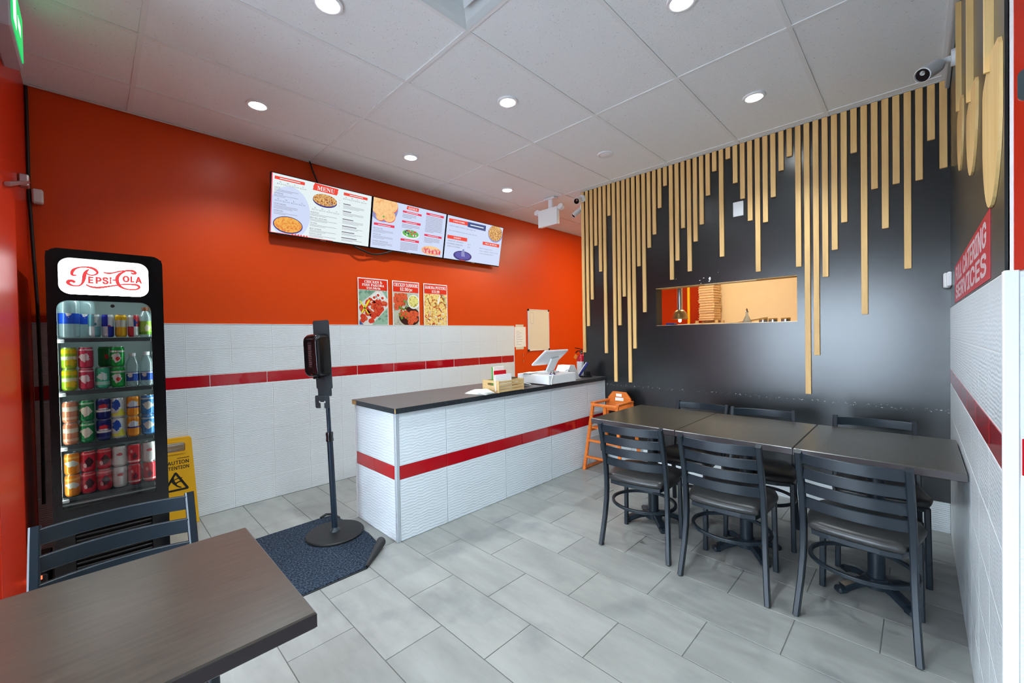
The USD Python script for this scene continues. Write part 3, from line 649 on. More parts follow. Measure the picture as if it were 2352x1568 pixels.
def tandoori(put):
    put('header', 'print_red', sbox(.03, .022, .97, .25)); put('title', 'print_white', T('CHICKEN TANDOORI', .055, .045, .95, .128, 'serif', 1), 2); put('title', 'print_white', T('$2.50/pc', .28, .140, .74, .238, 'serif', 1), 2)
    put('background', 'print_grey', sbox(.02, .255, .98, 1)); put('dark', 'print_dark', ell(.62, .80, .40, .22), 2)
    chunks(put, 'print_chicken', 26, 8, lambda x, y: ((x-.62)/.36)**2+((y-.80)/.17)**2 < 1 or ((x-.30)/.22)**2+((y-.42)/.16)**2 < 1, .07, .13, 3)
    put('drumstick', 'print_chicken', Polygon([(.40, .27), (.55, .30), (.42, .42), (.25, .52), (.20, .66), (.07, .66), (.05, .58), (.12, .50), (.14, .36), (.22, .28)]), 8)
    chunks(put, 'print_green', 16, 12, lambda x, y: .2 < x < .6 and .45 < y < .85, .02, .05, 6); chunks(put, 'print_white', 6, 14, lambda x, y: .25 < x < .5 and .45 < y < .75, .012, .03, 7)
    put('bowl', 'print_white', ell(.77, .46, .225, .165), 9); put('sauce', 'print_sauce', ell(.765, .45, .19, .135), 10)
def poutine(put):
    put('header', 'print_red', sbox(.03, .022, .97, .24)); put('title', 'print_white', T('SAMOSA POUTINE', .06, .050, .94, .128, 'serif', 1), 2); put('title', 'print_white', T('$13.99', .34, .148, .66, .225, 'serif', 1), 2)
    put('background', 'print_fries', sbox(.02, .245, .98, 1)); put('bowl_rim', 'print_sage', Polygon([(.66, .245), (.80, .27), (.93, .45), (.98, .62), (.98, .52), (.88, .30), (.80, .245)]), 2)
    put('spoon', 'print_white', Polygon([(.58, .40), (.66, .26), (.70, .26), (.64, .46), (.57, .49)]), 6)
    rnd = random.Random(21)
    for k in range(46):
        x, y, a = .05+.85*rnd.random(), .30+.68*rnd.random(), rnd.random()*PI
        put('fry', ('print_sauce', 'print_white', 'print_brown', 'print_fries')[k % 4] if k % 7 else 'print_meat', affinity.rotate(rrect(.16*rnd.uniform(.4, 1), .028, .01, 3, x, y), math.degrees(a)), 3+k % 3)
    for x, y in ((.80, .36), (.86, .50), (.72, .28)): put('samosa', 'print_brown', Polygon([(x-.06, y-.06), (x+.05, y-.02), (x+.07, y+.08)]), 7)
poster(1.8575, pakora, 'food poster titled CHICKEN & FISH PAKORA on the orange wall')
poster(2.2365, tandoori, 'food poster titled CHICKEN TANDOORI between the two other posters')
poster(2.6225, poutine, 'food poster titled SAMOSA POUTINE nearest the counter till')

t = thing('notice_sheet', 'white typed notice in a plastic sleeve taped beside the tile edge', 'notice', (4.095, W1+.0075, 1.205))
F = frame((0, 0, 0), (1, 0, 0), (0, 0, 1))
obj('sleeve', MB().add(cboxm(.228, .28, .002), F @ tr(.112, .14, .001)), 'paper', t)
for a in (.29, -.012): obj('tape', MB().add(cboxm(.16, .045, .0012), F @ tr(.10, a, .0008)), 'skin_tape', t)
obj('typing', MB().poly(union_all([sbox(.03, .03+.0235*k, .03+(.10, .05, .12, .13, .09, .12, .08, .11, .06)[k], .0335+.0235*k) for k in range(9)]), .0003, F @ tr(0, 0, .0022)), 'screen_text', t)
t = thing('whiteboard', 'blank cream whiteboard with black corner caps hanging on the orange wall', 'whiteboard', (4.362, W1+.0078, 1.141))
obj('board', MB().add(cboxm(.462, .598, .012, .002), F @ tr(.2335, .2985, .0065)), 'board_cream', t)
obj('frame', MB().add(cboxm(.014, .598, .017, .002), F @ tr(.007, .2985, .009)).add(cboxm(.014, .598, .017, .002), F @ tr(.46, .2985, .009)).add(cboxm(.467, .010, .017, .002), F @ tr(.2335, .005, .009)).add(cboxm(.467, .010, .017, .002), F @ tr(.2335, .593, .009)), 'white_trim', t)
for a in (.009, .458):
    for b in (.009, .588): obj('corner_cap', MB().add(cboxm(.026, .026, .021, .003), F @ tr(a, b, .0105)), 'black_plastic', t)
obj('pencil_sketch', MB().poly(rrect(.075, .16, .03, 4).buffer(.0012).difference(rrect(.075, .16, .03, 4).buffer(-.0012)), .0003, F @ tr(.085, .47, .0128)), 'screen_text', t)
for zz, w in ((1.10, 'upper'), (1.02, 'lower')): obj('key_hook', MB().cyl((4.245, W1+.008, zz), (4.245, W1-.012, zz), .004, n=8).box(4.240, 4.250, W1-.014, W1-.009, zz-.03, zz+.003), 'chrome', label='%s of two small metal hooks on the orange wall under the notice' % w, cat='hook')
obj('motion_sensor', MB().box(-.248, -.200, W1-.040, W1+.0078, 2.245, 2.335, .008), 'white_plastic', label='white motion sensor box in the corner above the drinks cooler', cat='sensor')
obj('corner_cable', MB().tube([(-.260, W1-.012, 2.97), (-.260, W1-.014, 2.6), (-.2605, W1-.016, 2.3), (-.252, W1-.018, 2.0), (-.240, W1-.020, 1.6), (-.236, W1-.024, 1.0), (-.24, W1-.03, .35)], .0085, 8), 'black_matte', label='black cable running down the corner behind the drinks cooler', cat='cable', smooth=True)
obj('wall_plate', MB().box(W2-.008, W2-.0005, 1.069, 1.151, 2.362, 2.488, .003).cyl((W2-.009, 1.11, 2.465), (W2-.004, 1.11, 2.465), .004, n=10).cyl((W2-.009, 1.11, 2.385), (W2-.004, 1.11, 2.385), .004, n=10), 'white_plastic', label='blank white cover plate between the slats above the kitchen opening', cat='wall plate')

# ================================================================= drinks cooler and its contents
FX, FY, FD, FW, FH = .069, 3.30, .52, .478, 1.877
t = thing('drinks_cooler', 'tall black glass-door drinks cooler with a lit white PEPSI-COLA header', 'cooler', (FX, FY, 0))
def XZ(p, y0, d, mb=None):      # polygon in (x, z) extruded from y0 by d
    mb = mb or MB(); return mb.poly(p, d, frame((0, y0+d, 0), (1, 0, 0), (0, 0, 1)))
hw = FW/2
outer = sbox(-hw, .02, hw, FH-.06).union(rrect(FW, .30, .05, 8, 0, FH-.15))
signw = rrect(.368, .200, .05, 8, -.010, 1.730)
glassw = sbox(-.204, .455, .181, 1.45).union(rrect(.385, .20, .05, 8, -.0115, 1.497))
body = MB().box(-hw, hw, .05, FD, .02, .42).box(-hw, -hw+.025, .05, FD, .42, FH-.012).box(hw-.025, hw, .05, FD, .42, FH-.012).box(-hw+.025, hw-.025, FD-.03, FD, .42, FH-.02).box(-hw+.025, hw-.025, .05, FD-.03, 1.665, FH-.012, .01)
obj('cabinet', body, 'black_plastic', t)
obj('door_frame', XZ(outer.difference(signw).difference(glassw).difference(sbox(-.16, .10, .16, .36)), 0, .045), 'black_plastic', t)
gr = MB()
for k in range(10): gr.box(-.16, .16, .012, .03, .11+.025*k, .122+.025*k, .003)
obj('grille', gr, 'black_matte', t); obj('grille_back', B(-.17, .17, .046, .05, .09, .37), 'black_matte', t)
sg = obj('header_sign', XZ(signw.buffer(-.0005), .008, .01), 'sign_white', t)
def LG(pts): return [(-.194+.368*(.02+.96*u), 1.830-.200*v) for u, v in pts]
art = [stroke_poly(LG([(.165, .47), (.131, .461), (.134, .358), (.186, .263), (.26, .225), (.334, .233), (.391, .293), (.407, .366), (.378, .422), (.322, .437), (.287, .396), (.284, .337), (.309, .289)]), [.004, .009, .010, .005, .003, .004, .008, .010, .006, .003, .003, .003, .002]),
       stroke_poly(LG([(.305, .295), (.275, .37), (.256, .52), (.238, .67), (.204, .747), (.149, .762), (.101, .729), (.08, .672), (.095, .635), (.125, .628), (.145, .648)]), [.003, .010, .012, .012, .008, .004, .003, .004, .010, .012, .010]),
       stroke_poly(LG([(.485, .340), (.558, .350), (.644, .290), (.724, .250), (.792, .234), (.847, .259), (.858, .300), (.833, .318), (.812, .304)]), [.003, .006, .003, .004, .003, .005, .009, .009, .005]),
       stroke_poly(LG([(.730, .268), (.664, .362), (.634, .473), (.637, .596), (.664, .701), (.724, .772), (.805, .790), (.874, .766), (.902, .708), (.888, .662), (.833, .637), (.751, .638), (.677, .661), (.591, .700), (.493, .748), (.397, .780), (.328, .765), (.282, .718)]), [.004, .009, .012, .012, .010, .005, .003, .004, .008, .007, .004, .003, .003, .004, .006, .007, .006, .003], 90)]
def LT(ch, u0, v0, u1, v1):
    (x0, z0), (x1, z1) = LG([(u0, v1), (u1, v0)]); return place_text(ch, x0, x1, z0, z1, stroke=1)
art += [LT(c, *b) for c, b in (('E', (.305, .49, .355, .663)), ('P', (.39, .49, .448, .663)), ('S', (.465, .48, .527, .665)), ('I', (.549, .475, .563, .640)), ('O', (.704, .405, .777, .570)), ('L', (.800, .405, .838, .570)), ('A', (.860, .410, .930, .585)))]
art.append(sbox(*(LG([(.585, .545)])[0]), *(LG([(.612, .530)])[0])))
obj('lettering', XZ(union_all(art).buffer(.0015), .0064, .0012), 'sign_red', sg)
obj('glass_door', XZ(glassw.buffer(-.0005), .016, .005), 'cooler_glass', t)
inn = MB().box(-hw+.0255, -hw+.030, .05, FD-.035, .47, 1.664).box(hw-.030, hw-.0255, .05, FD-.035, .47, 1.664).box(-hw+.03, hw-.03, FD-.036, FD-.031, .47, 1.664).box(-hw+.03, hw-.03, .05, FD-.036, 1.657, 1.663).box(-hw+.03, hw-.03, .05, FD-.036, .462, .470)
obj('lining', inn, 'cooler_inside', t)
obj('lock', MB().cyl((.015, .03, 1.573), (.015, .012, 1.573), .009, n=14), 'black_matte', t)
for s in (-1, 1): obj('light_strip', MB().box(s*(hw-.0325)-.0022, s*(hw-.0325)+.0022, .047, .056, .50, 1.64, .001), 'cooler_light', t)
obj('light_strip', MB().box(-.17, .17, .050, .075, 1.628, 1.645, .002), 'cooler_light', t)
SH = (1.394, 1.098, .797, .508)
for z in SH:
    m = MB().box(-hw+.032, hw-.032, .060, .072, z-.026, z-.002, .002)
    for k in range(16): m.box(-hw+.034+k*.0268, -hw+.038+k*.0268, .072, FD-.04, z-.008, z-.003)
    sh = obj('shelf', m, 'cooler_shelf', t)
    obj('shelf_clip', MB().box(-hw+.031, -hw+.060, .055, .075, z-.030, z-.010, .003).box(hw-.060, hw-.031, .055, .075, z-.030, z-.010, .003), 'white_gloss', sh)
obj('floor_tray', B(-hw+.03, hw-.03, .055, FD-.04, .470, .478), 'cooler_shelf', t)

def can_mat(name, col, bands=(), bl=None, bl2=None, check=None, rough=.28):
    """printed can: bands [(z0, z1, colour)], bl = (colour, x, z, rx, rz) an oval on the front, check = (colour): blue-silver quarters"""
    n = {'t': ('texture_coordinate', {}), 's': ('separate_xyz', {}), 'p': ('principled_bsdf', dict(roughness=rough, metallic=.25, specular_ior_level=.5))}
    stops = [(0, col)]
    for z0, z1, c in sorted(bands): stops += [(z0/.2, col), (z0/.2+.002, c), (z1/.2, c), (z1/.2+.002, col)]
    n['zz'] = ('math', dict(math_type='multiply', value2=5.0)); n['r'] = ('rgb_ramp', dict(ramp=stops+[(1, col)]))
    l = [('t.object', 's.vector'), ('s.z', 'zz.value1'), ('zz.value', 'r.fac')]; cur = 'r.color'
    for i, b in enumerate([b for b in (bl, bl2) if b]):
        c, bx, bz, rx, rz = b
        n.update({'ax%d' % i: ('math', dict(math_type='subtract', value2=bx)), 'bx%d' % i: ('math', dict(math_type='divide', value2=rx)), 'cx%d' % i: ('math', dict(math_type='multiply')), 'az%d' % i: ('math', dict(math_type='subtract', value2=bz)), 'bz%d' % i: ('math', dict(math_type='divide', value2=rz)), 'cz%d' % i: ('math', dict(math_type='multiply')),
                  'ad%d' % i: ('math', dict(math_type='add')), 'aw%d' % i: ('math', dict(math_type='add')), 'nz%d' % i: ('noise_texture', dict(scale=70.0, detail=0.0)), 'nn%d' % i: ('math', dict(math_type='multiply_add', value2=2.0, value3=-1.0)), 'lt%d' % i: ('math', dict(math_type='less_than', value2=1.0)), 'fy%d' % i: ('math', dict(math_type='less_than', value2=0.0)), 'an%d' % i: ('math', dict(math_type='multiply')), 'mx%d' % i: ('mix', dict(color2=c))})
        l += [('s.x', 'ax%d.value1' % i), ('ax%d.value' % i, 'bx%d.value1' % i), ('bx%d.value' % i, 'cx%d.value1' % i), ('bx%d.value' % i, 'cx%d.value2' % i), ('s.z', 'az%d.value1' % i), ('az%d.value' % i, 'bz%d.value1' % i), ('bz%d.value' % i, 'cz%d.value1' % i), ('bz%d.value' % i, 'cz%d.value2' % i),
              ('cx%d.value' % i, 'ad%d.value1' % i), ('cz%d.value' % i, 'ad%d.value2' % i), ('ad%d.value' % i, 'aw%d.value1' % i), ('t.object', 'nz%d.vector' % i), ('nz%d.fac' % i, 'nn%d.value1' % i), ('nn%d.value' % i, 'aw%d.value2' % i), ('aw%d.value' % i, 'lt%d.value1' % i), ('s.y', 'fy%d.value1' % i), ('lt%d.value' % i, 'an%d.value1' % i), ('fy%d.value' % i, 'an%d.value2' % i), ('an%d.value' % i, 'mx%d.fac' % i), (cur, 'mx%d.color1' % i)]
        cur = 'mx%d.color' % i
    if check:
        n.update({'k1': ('math', dict(math_type='greater_than', value2=0.0)), 'k2': ('math', dict(math_type='greater_than', value2=.062)), 'k3': ('math', dict(math_type='subtract')), 'k4': ('math', dict(math_type='absolute')), 'mk': ('mix', dict(color2=check))})
        l += [('s.x', 'k1.value1'), ('s.z', 'k2.value1'), ('k1.value', 'k3.value1'), ('k2.value', 'k3.value2'), ('k3.value', 'k4.value1'), ('k4.value', 'mk.fac'), (cur, 'mk.color1')]; cur = 'mk.color'
    l.append((cur, 'p.base_color')); custom(name, n, l, 'p.BSDF')
W_ = S(232, 232, 228)
can_mat('can_lime', S(160, 196, 40), [(.085, .108, S(236, 206, 20)), (.05, .07, S(226, 232, 190))], (S(236, 206, 30), .006, .035, .02, .018))
can_mat('can_rose', S(206, 52, 84), [(.10, .108, S(236, 190, 200))], (S(238, 214, 218), -.006, .062, .020, .022))
can_mat('can_teal', S(70, 186, 150), [(.02, .04, S(180, 230, 215))], (S(210, 240, 232), 0, .07, .02, .022))
can_mat('can_green', S(24, 168, 70), [(.086, .096, W_)], (W_, -.006, .055, .019, .026), (S(214, 70, 60), 0, .05, .009, .012))
can_mat('can_dark_green', S(16, 120, 56), [], (S(200, 60, 50), .004, .06, .009, .014))
can_mat('can_salmon', S(222, 140, 104), [(.066, .090, S(232, 214, 190)), (.02, .034, S(236, 190, 160))], (S(240, 226, 200), 0, .074, .02, .010))
can_mat('can_ginger', S(22, 140, 78), [(.096, .106, S(170, 214, 180))], (S(232, 228, 206), -.003, .058, .022, .026))
can_mat('can_cola_blue', S(22, 34, 112), [(.044, .056, W_)], (S(206, 34, 52), 0, .076, .020, .014), (W_, 0, .062, .020, .004))
can_mat('can_white_blue', S(214, 222, 220), [(.012, .03, S(226, 220, 90))], (S(24, 84, 190), -.008, .078, .017, .030), (S(226, 222, 80), .012, .03, .012, .02))
can_mat('can_orange', S(240, 150, 40), [(.05, .058, S(50, 70, 160))], (S(206, 220, 232), -.002, .074, .022, .018))
can_mat('can_sky', S(70, 140, 206), [(.094, .104, S(200, 224, 240))], (S(226, 224, 214), 0, .06, .020, .022))
can_mat('can_amber', S(240, 146, 36), [(.088, .100, S(250, 190, 90))], (S(226, 232, 214), 0, .062, .024, .016))
can_mat('can_crimson', S(200, 26, 48), [(.10, .108, S(228, 120, 120))], (S(70, 24, 34), .004, .056, .016, .026), (S(226, 170, 170), -.014, .04, .007, .012))
can_mat('can_white', S(222, 224, 220), [], (S(210, 96, 100), 0, .074, .013, .008))
can_mat('can_red', S(212, 44, 56), [(.014, .024, S(236, 180, 176))], (S(110, 34, 50), 0, .05, .010, .018), (S(236, 150, 150), -.013, .08, .006, .01))
can_mat('energy_teal', S(206, 220, 222), [], (S(60, 130, 140), .004, .075, .006, .008), check=S(110, 180, 190))
can_mat('energy_blue', S(206, 214, 226), [], (S(200, 30, 90), .006, .062, .007, .008), check=S(24, 44, 170))
can_mat('energy_yellow', S(236, 184, 30), [(.058, .100, S(216, 220, 206))])
can_mat('energy_red', S(214, 60, 70), [], (S(40, 60, 150), 0, .085, .018, .026), check=S(214, 220, 222))
can_mat('bottle_label_blue', S(24, 80, 206), [(.205, .215, W_)], (W_, 0, .155, .014, .04))
can_mat('bottle_label_water', S(40, 84, 180), [(.075, .082, W_)], (W_, -.012, .065, .010, .012))
can_mat('bottle_label_green', S(170, 214, 90), [(.01, .03, S(120, 180, 60))], (S(232, 224, 200), .006, .055, .012, .018))
def can_mesh(r, h):
    rb = r*.80
    body = MB().lathe([(0, .003), (rb*.8, .004), (rb*.9, 0), (rb, .001), (r*.97, .010), (r, .016), (r, h-.018), (r*.97, h-.013), (rb+.002, h-.004)], 26)
    lid = MB().lathe([(rb+.002, h-.004), (rb+.0025, h-.0008), (rb+.001, h), (rb-.001, h-.001), (rb-.003, h-.005), (0, h-.005)], 26).box(-.006, .006, -.013, .008, h-.0055, h-.0035, .0008)
    return body.mesh(), lid.mesh()
CAN, SLIM = can_mesh(.0315, .121), can_mesh(.0265, .134)
drinks = 'front row of drinks in the cooler'
def can(x, z, mat, label, slim=False, y=3.388):
    c = thing('drink_can', label, 'can', (x, y, z), group=drinks)
    b, l = SLIM if slim else CAN
    obj('body', b, mat, c, smooth=35); obj('lid', l, 'aluminium', c, smooth=35)
def stack(x, z, mats, what, shelf):   # the words are joined to 'can'
    for k, m in enumerate(mats):
        can(x, z+.1205*k, m, (what if isinstance(what, str) else what[k])+' can'+(', %s of two on the %s cooler shelf' % (('lower', 'upper')[k], shelf)))
Z1, Z2, Z3, Z4 = [z+.0005 for z in SH]
def bottle(x, y, z, h, r, lab, z0, z1, lid, label, n=24):
    c = thing('drink_bottle', label, 'bottle', (x, y, z), group=drinks)
    obj('body', MB().lathe([(0, .002), (r*.9, 0), (r, .010), (r, z0), (r*.97, z0+.002), (r*.97, z1), (r, z1+.004), (r, h*.66), (r*.8, h*.76), (r*.45, h*.88), (.013, h*.91), (.013, h-.016), (0, h-.016)], n), 'clear_plastic', c, smooth=35)
    obj('label', MB().lathe([(r*.975, z0+.002), (r*.985, z0+.003), (r*.985, z1-.001), (r*.975, z1)], n), lab, c, smooth=35)
    obj('cap', MB().lathe([(.0132, h-.022), (.0155, h-.020), (.0155, h-.001), (.014, h), (0, h)], n), lid, c, smooth=35)
bottle(-.092, 3.405, Z1, .290, .043, 'bottle_label_blue', .075, .135, 'lid_white', 'tall clear water bottle with blue label, leftmost on the top cooler shelf')
bottle(-.030, 3.490, Z1, .290, .043, 'bottle_label_blue', .075, .135, 'lid_white', 'tall clear water bottle with blue label, second on the top cooler shelf')
can(.002+.006, Z1, 'energy_teal', 'slim silver and teal can on the top cooler shelf', True); can(.063, Z1, 'energy_blue', 'slim silver and blue can on the top cooler shelf', True)
can(.119, Z1, 'energy_yellow', 'slim yellow and silver can on the top cooler shelf', True); can(.174, Z1, 'energy_red', 'slim red, blue and white can on the top cooler shelf', True)
bottle(.229, 3.388, Z1, .180, .029, 'bottle_label_green', .012, .095, 'lid_brown', 'small bottle with light green label and brown cap on the top cooler shelf')
stack(-.096, Z2, ['can_lime', 'can_lime'], 'lime green and yellow', 'second'); stack(-.031, Z2, ['can_rose', 'can_rose'], 'rose red', 'second')
stack(.035, Z2, ['can_teal'], 'pale teal', 'second'); stack(.100, Z2, ['can_green', 'can_green'], 'bright green', 'second')
can(.050, Z2, 'can_dark_green', 'dark green can set back behind the teal can, lower one', y=3.49); can(.050, Z2+.1205, 'can_dark_green', 'dark green can set back behind the teal can, upper one', y=3.49)
bottle(.165, 3.388, Z2, .200, .031, 'bottle_label_water', .030, .085, 'lid_white', 'small clear water bottle with blue label next to the bright green cans')
bottle(.229, 3.388, Z2, .205, .031, 'bottle_label_water', .030, .085, 'lid_white', 'small clear water bottle with blue label, rightmost on the second cooler shelf')
for x, m, w in ((-.098, 'can_salmon', 'salmon and cream'), (-.034, 'can_ginger', 'green and cream'), (.034, 'can_cola_blue', 'dark blue with red spot'), (.096, 'can_white_blue', 'white, blue and yellow'), (.163, 'can_orange', 'orange and pale blue'), (.228, 'can_sky', 'sky blue')): stack(x, Z3, [m, m], w, 'third')
for x, ms, w in ((-.097, ['can_amber', 'can_amber'], 'amber orange'), (-.034, ['can_crimson', 'can_crimson'], 'second from left crimson'), (.031, ['can_crimson', 'can_crimson'], 'third from left crimson'), (.096, ['can_white', 'can_white'], 'fourth from left white'), (.161, ['can_red', 'can_red'], 'light red, blotched'), (.228, ['can_red', 'can_white'], ['rightmost red', 'rightmost white'])): stack(x, Z4, ms, w, 'bottom')
t = thing('power_bar', 'black power bar with a glowing red switch on the floor beside the cooler', 'power bar', (-.225, 3.34, 0))
obj('body', B(-.03, .03, -.06, .35, .10, .15, .006), 'black_plastic', t); obj('stand', B(-.03, .03, .0, .3, 0, .10, .004), 'black_matte', t); obj('switch', B(-.012, .012, -.0625, -.059, .148-.02, .148, .001), 'led_red', t)

# ================================================================= caution sign, mat and sanitizer stand
t = thing('caution_sign', 'yellow folded CAUTION ATTENTION wet floor sign leaning on the tiles beside the cooler', 'wet floor sign', (.405, 3.90, 0))
tilt = rot((1, 0, 0), -3.6)
outl = Polygon([(-.130, 0), (-.08, 0), (-.075, .02), (.075, .02), (.08, 0), (.130, 0), (.100, .635), (.090, .648), (-.090, .648), (-.100, .635)])
hnd = rrect(.130, .070, .018, 5, -.004, .578)
def CS(p, z, d, mb=None):
    mb = mb or MB(); return mb.poly(p, d, tilt @ frame((0, -z, 0), (1, 0, 0), (0, 0, 1)))
obj('front_leaf', CS(outl.difference(hnd), .012, .016), 'yellow_plastic', t)
obj('rear_leaf', MB().poly(outl.difference(hnd), .014, tilt @ frame((0, .012, 0), (1, 0, 0), (0, 0, 1))), 'yellow_plastic', t)
obj('grip_rim', CS(hnd.buffer(.012).difference(hnd), .028, .004), 'yellow_plastic', t)
tri0 = [(-.064, .272), (.064, .272), (0, .388)]
tri = Polygon(tri0).buffer(.010); tri = tri.difference(Polygon(tri0).buffer(-.006).buffer(.002))
man = affinity.scale(union_all([ell(-.020, .372, .009, .010), stroke_poly([(-.022, .358), (-.016, .340), (-.004, .322)], [.020, .022, .020], 8), stroke_poly([(-.018, .355), (.012, .366), (.044, .368)], [.008, .008, .007], 8), stroke_poly([(-.026, .354), (-.040, .338), (-.052, .322)], [.008, .008, .006], 8), stroke_poly([(-.004, .324), (.020, .336), (.034, .338), (.050, .326)], [.012, .011, .010, .009], 12), stroke_poly([(-.006, .322), (.010, .300), (.034, .284)], [.013, .011, .009], 8)]), .82, .82, origin=(0, .285))
obj('warning_triangle', CS(tri, .0285, .0006), 'black_print', t); obj('falling_figure', CS(man, .0285, .0006), 'black_print', t)
for wd, x0, x1, z0, z1 in (('CAUTION', -.066, .080, .456, .482), ('ATTENTION', -.076, .080, .418, .443), ('MOUILLÉ', -.050, .066, .138, .166)):
    obj('lettering', CS(place_text(wd, x0, x1, z0, z1, stroke=1), .0285, .0006), 'black_print', t)
obj('rule_line', CS(sbox(.012, .496, .084, .500), .0285, .0006), 'black_print', t)

t = thing('entrance_mat', 'dark blue grey carpet mat with a rolled corner under the sanitizer stand', 'floor mat')
mp = Polygon([(.30, 2.33), (1.105, 2.33), (1.285, 2.50), (1.315, 2.74), (1.30, 2.98), (1.262, 3.215), (1.175, 3.228), (.30, 3.215)])
obj('rubber_backing', MB().poly(mp.buffer(.006), .004, tr(0, 0, .0005)), 'mat_rubber', t); obj('carpet', MB().poly(mp.buffer(-.004), .006, tr(0, 0, .0045)), 'mat_carpet', t)
V = []; F = []; n1, n2 = 8, 10; a0, a1 = np.array([1.105, 2.33]), np.array([1.292, 2.503]); d = (a1-a0)/np.linalg.norm(a1-a0); nn = np.array([d[1], -d[0]])
for i in range(n1+1):
    s = i/n1; q = a0+(a1-a0)*s; r = .006+.022*s
    for j in range(n2+1):
        a = j/n2*1.35*PI; V.append((*(q+nn*r*math.sin(a)*.9), .006+r*(1-math.cos(a))))
for i in range(n1):
    for j in range(n2):
        b = i*(n2+1)+j; F += [(b, b+n2+1, b+1), (b+1, b+n2+1, b+n2+2)]
c = trimesh.Trimesh(V, F, process=False); c2 = c.copy(); c2.vertices += c.vertex_normals*.004; c.invert()
obj('rolled_corner', trimesh.util.concatenate([c, c2]), 'mat_rubber', t, smooth=60)
obj('lifted_edge', MB().tube([(1.175, 3.222, .012), (1.22, 3.222, .026), (1.262, 3.205, .020), (1.275, 3.12, .012)], .009, 8), 'mat_rubber', t, smooth=True)

sx, sy = 1.151, 2.888
t = thing('sanitizer_stand', 'black floor stand with a round base and back plate on the mat', 'dispenser stand', (sx, sy, .0105))
lean = trimesh.transformations.rotation_matrix(math.radians(-2.0), (.713, .702, 0))
obj('base', MB().lathe([(0, 0), (.184, 0), (.188, .004), (.188, .012), (.182, .017), (.05, .022), (0, .022)], 56), 'black_matte', t, smooth=30)
obj('base_collar', MB().lathe([(.034, .020), (.032, .030), (.022, .040), (.020, .048), (0, .048)], 24), 'black_steel', t, smooth=40)
def leaned(mb): m = mb.mesh(); m.apply_transform(lean); return m
obj('lower_pole', leaned(MB().cyl((0, 0, .03), (0, 0, .66), .0195, n=24)), 'pole_blue', t, smooth=40)
obj('collar', leaned(MB().lathe([(0, .645), (.024, .645), (.025, .655), (.023, .672), (.025, .70), (.022, .708), (0, .708)], 24)), 'black_plastic', t, smooth=40)
obj('upper_pole', leaned(MB().cyl((0, 0, .70), (0, 0, .95), .0135, n=20)), 'pole_blue', t, smooth=40)
fang = math.degrees(math.atan2(-.44, -.90)); RZ = rot((0, 0, 1), fang)      # +x faces the dispenser's front
def head(mb): m = mb.mesh(); m.apply_transform(lean @ RZ @ tr(-.0, .0, 0)); return m
bp = union_all([rrect(.135, .47, .012, 5, 0, 1.245), rrect(.115, .18, .010, 4, 0, 1.05)])
obj('back_plate', head(MB().poly(bp, .004, frame((.018, 0, 0), (0, 1, 0), (0, 0, 1)))), 'black_steel', t)
tray = rrect(.115, .085, .012, 4, 0, .925).difference(sbox(-.018, .87, .018, .925)).difference(ell(-.022, .925, .008, .008)).difference(ell(.022, .925, .008, .008))
obj('drip_tray', head(MB().poly(tray, .006, frame((.045, 0, 0), (0, 1, 0), (0, 0, 1))).box(.018, .05, -.0575, .0575, .962, .968, .001)), 'black_steel', t)
d = thing('soap_dispenser', 'glossy black hand sanitizer dispenser with a clear level window on the stand', 'dispenser', (sx, sy, .0105))
prof = rrect(.130, .290, .035, 8, 0, 1.242)
hull = []
for (xo, sc) in ((.024, 1.0), (.075, 1.0), (.105, .97), (.122, .90), (.130, .78)):
    for p in np.array(affinity.scale(prof, sc, sc*.99+.01, origin=(0, 1.242)).exterior.coords)[:-1]: hull.append((xo, p[0], p[1]))
sh = trimesh.convex.convex_hull(np.array(hull)); sh.apply_transform(lean @ RZ); obj('shell', sh, 'black_plastic', d, smooth=30)
obj('level_window', head(MB().poly(rrect(.030, .17, .012, 5, 0, 1.25), .003, frame((.1285, 0, 0), (0, 1, 0), (0, 0, 1)))), 'sanitizer_window', d)
obj('nozzle', head(MB().box(.07, .10, -.02, .02, 1.086, 1.10, .004)), 'black_matte', d)
obj('badge', head(MB().poly(ell(0, 1.128, .012, .012).difference(ell(0, 1.128, .008, .008)), .0015, frame((.1255, 0, 0), (0, 1, 0), (0, 0, 1)))), 'chrome', d)
obj('marks', head(MB().poly(union_all([sbox(-.012, 1.175+.012*k, .006+.004*(k % 3), 1.179+.012*k) for k in range(12)]), .0008, frame((.1315, 0, 0), (0, 1, 0), (0, 0, 1)))), 'steel', d)

# ================================================================= counter
CX0, CX1, CY0, CY1 = 1.390, 3.946, 2.463, 3.060
t = thing('service_counter', 'long white tiled service counter with a red tile band', 'counter', (0, 0, 0))
obj('carcass', B(CX0+.010, CX1, CY0+.010, CY1, .0, .858), 'white_trim', t)
xs = [1.412, 1.799, 2.402, 3.006, 3.604, CX1-.012]
for a, b in zip(xs[:-1], xs[1:]):
    for z0, z1 in ((.002, .4135), (.5065, .860)): obj('front_tile', cboxm(b-a-.003, .010, z1-z0, .0012), 'counter_tile', t, loc=((a+b)/2, CY0+.0045, (z0+z1)/2))
xr = [1.412, 1.799, 2.204, 2.605, 3.007, 3.404, 3.80, CX1-.012]
for a, b in zip(xr[:-1], xr[1:]): obj('border_tile', cboxm(b-a-.005, .0105, .089, .0015), 'red_tile', t, loc=((a+b)/2, CY0+.0042, .460))
for z0, z1 in ((.002, .4135), (.5065, .860)): obj('end_tile', cboxm(.010, CY1-.012-CY0-.012, z1-z0, .0012), 'counter_tile', t, loc=(CX0+.0045, (CY0+CY1)/2, (z0+z1)/2))
for a, b in ((CY0+.012, 2.768), (2.772, CY1-.012)): obj('border_tile', cboxm(.0105, b-a-.002, .089, .0015), 'red_tile', t, loc=(CX0+.0042, (a+b)/2, .460))
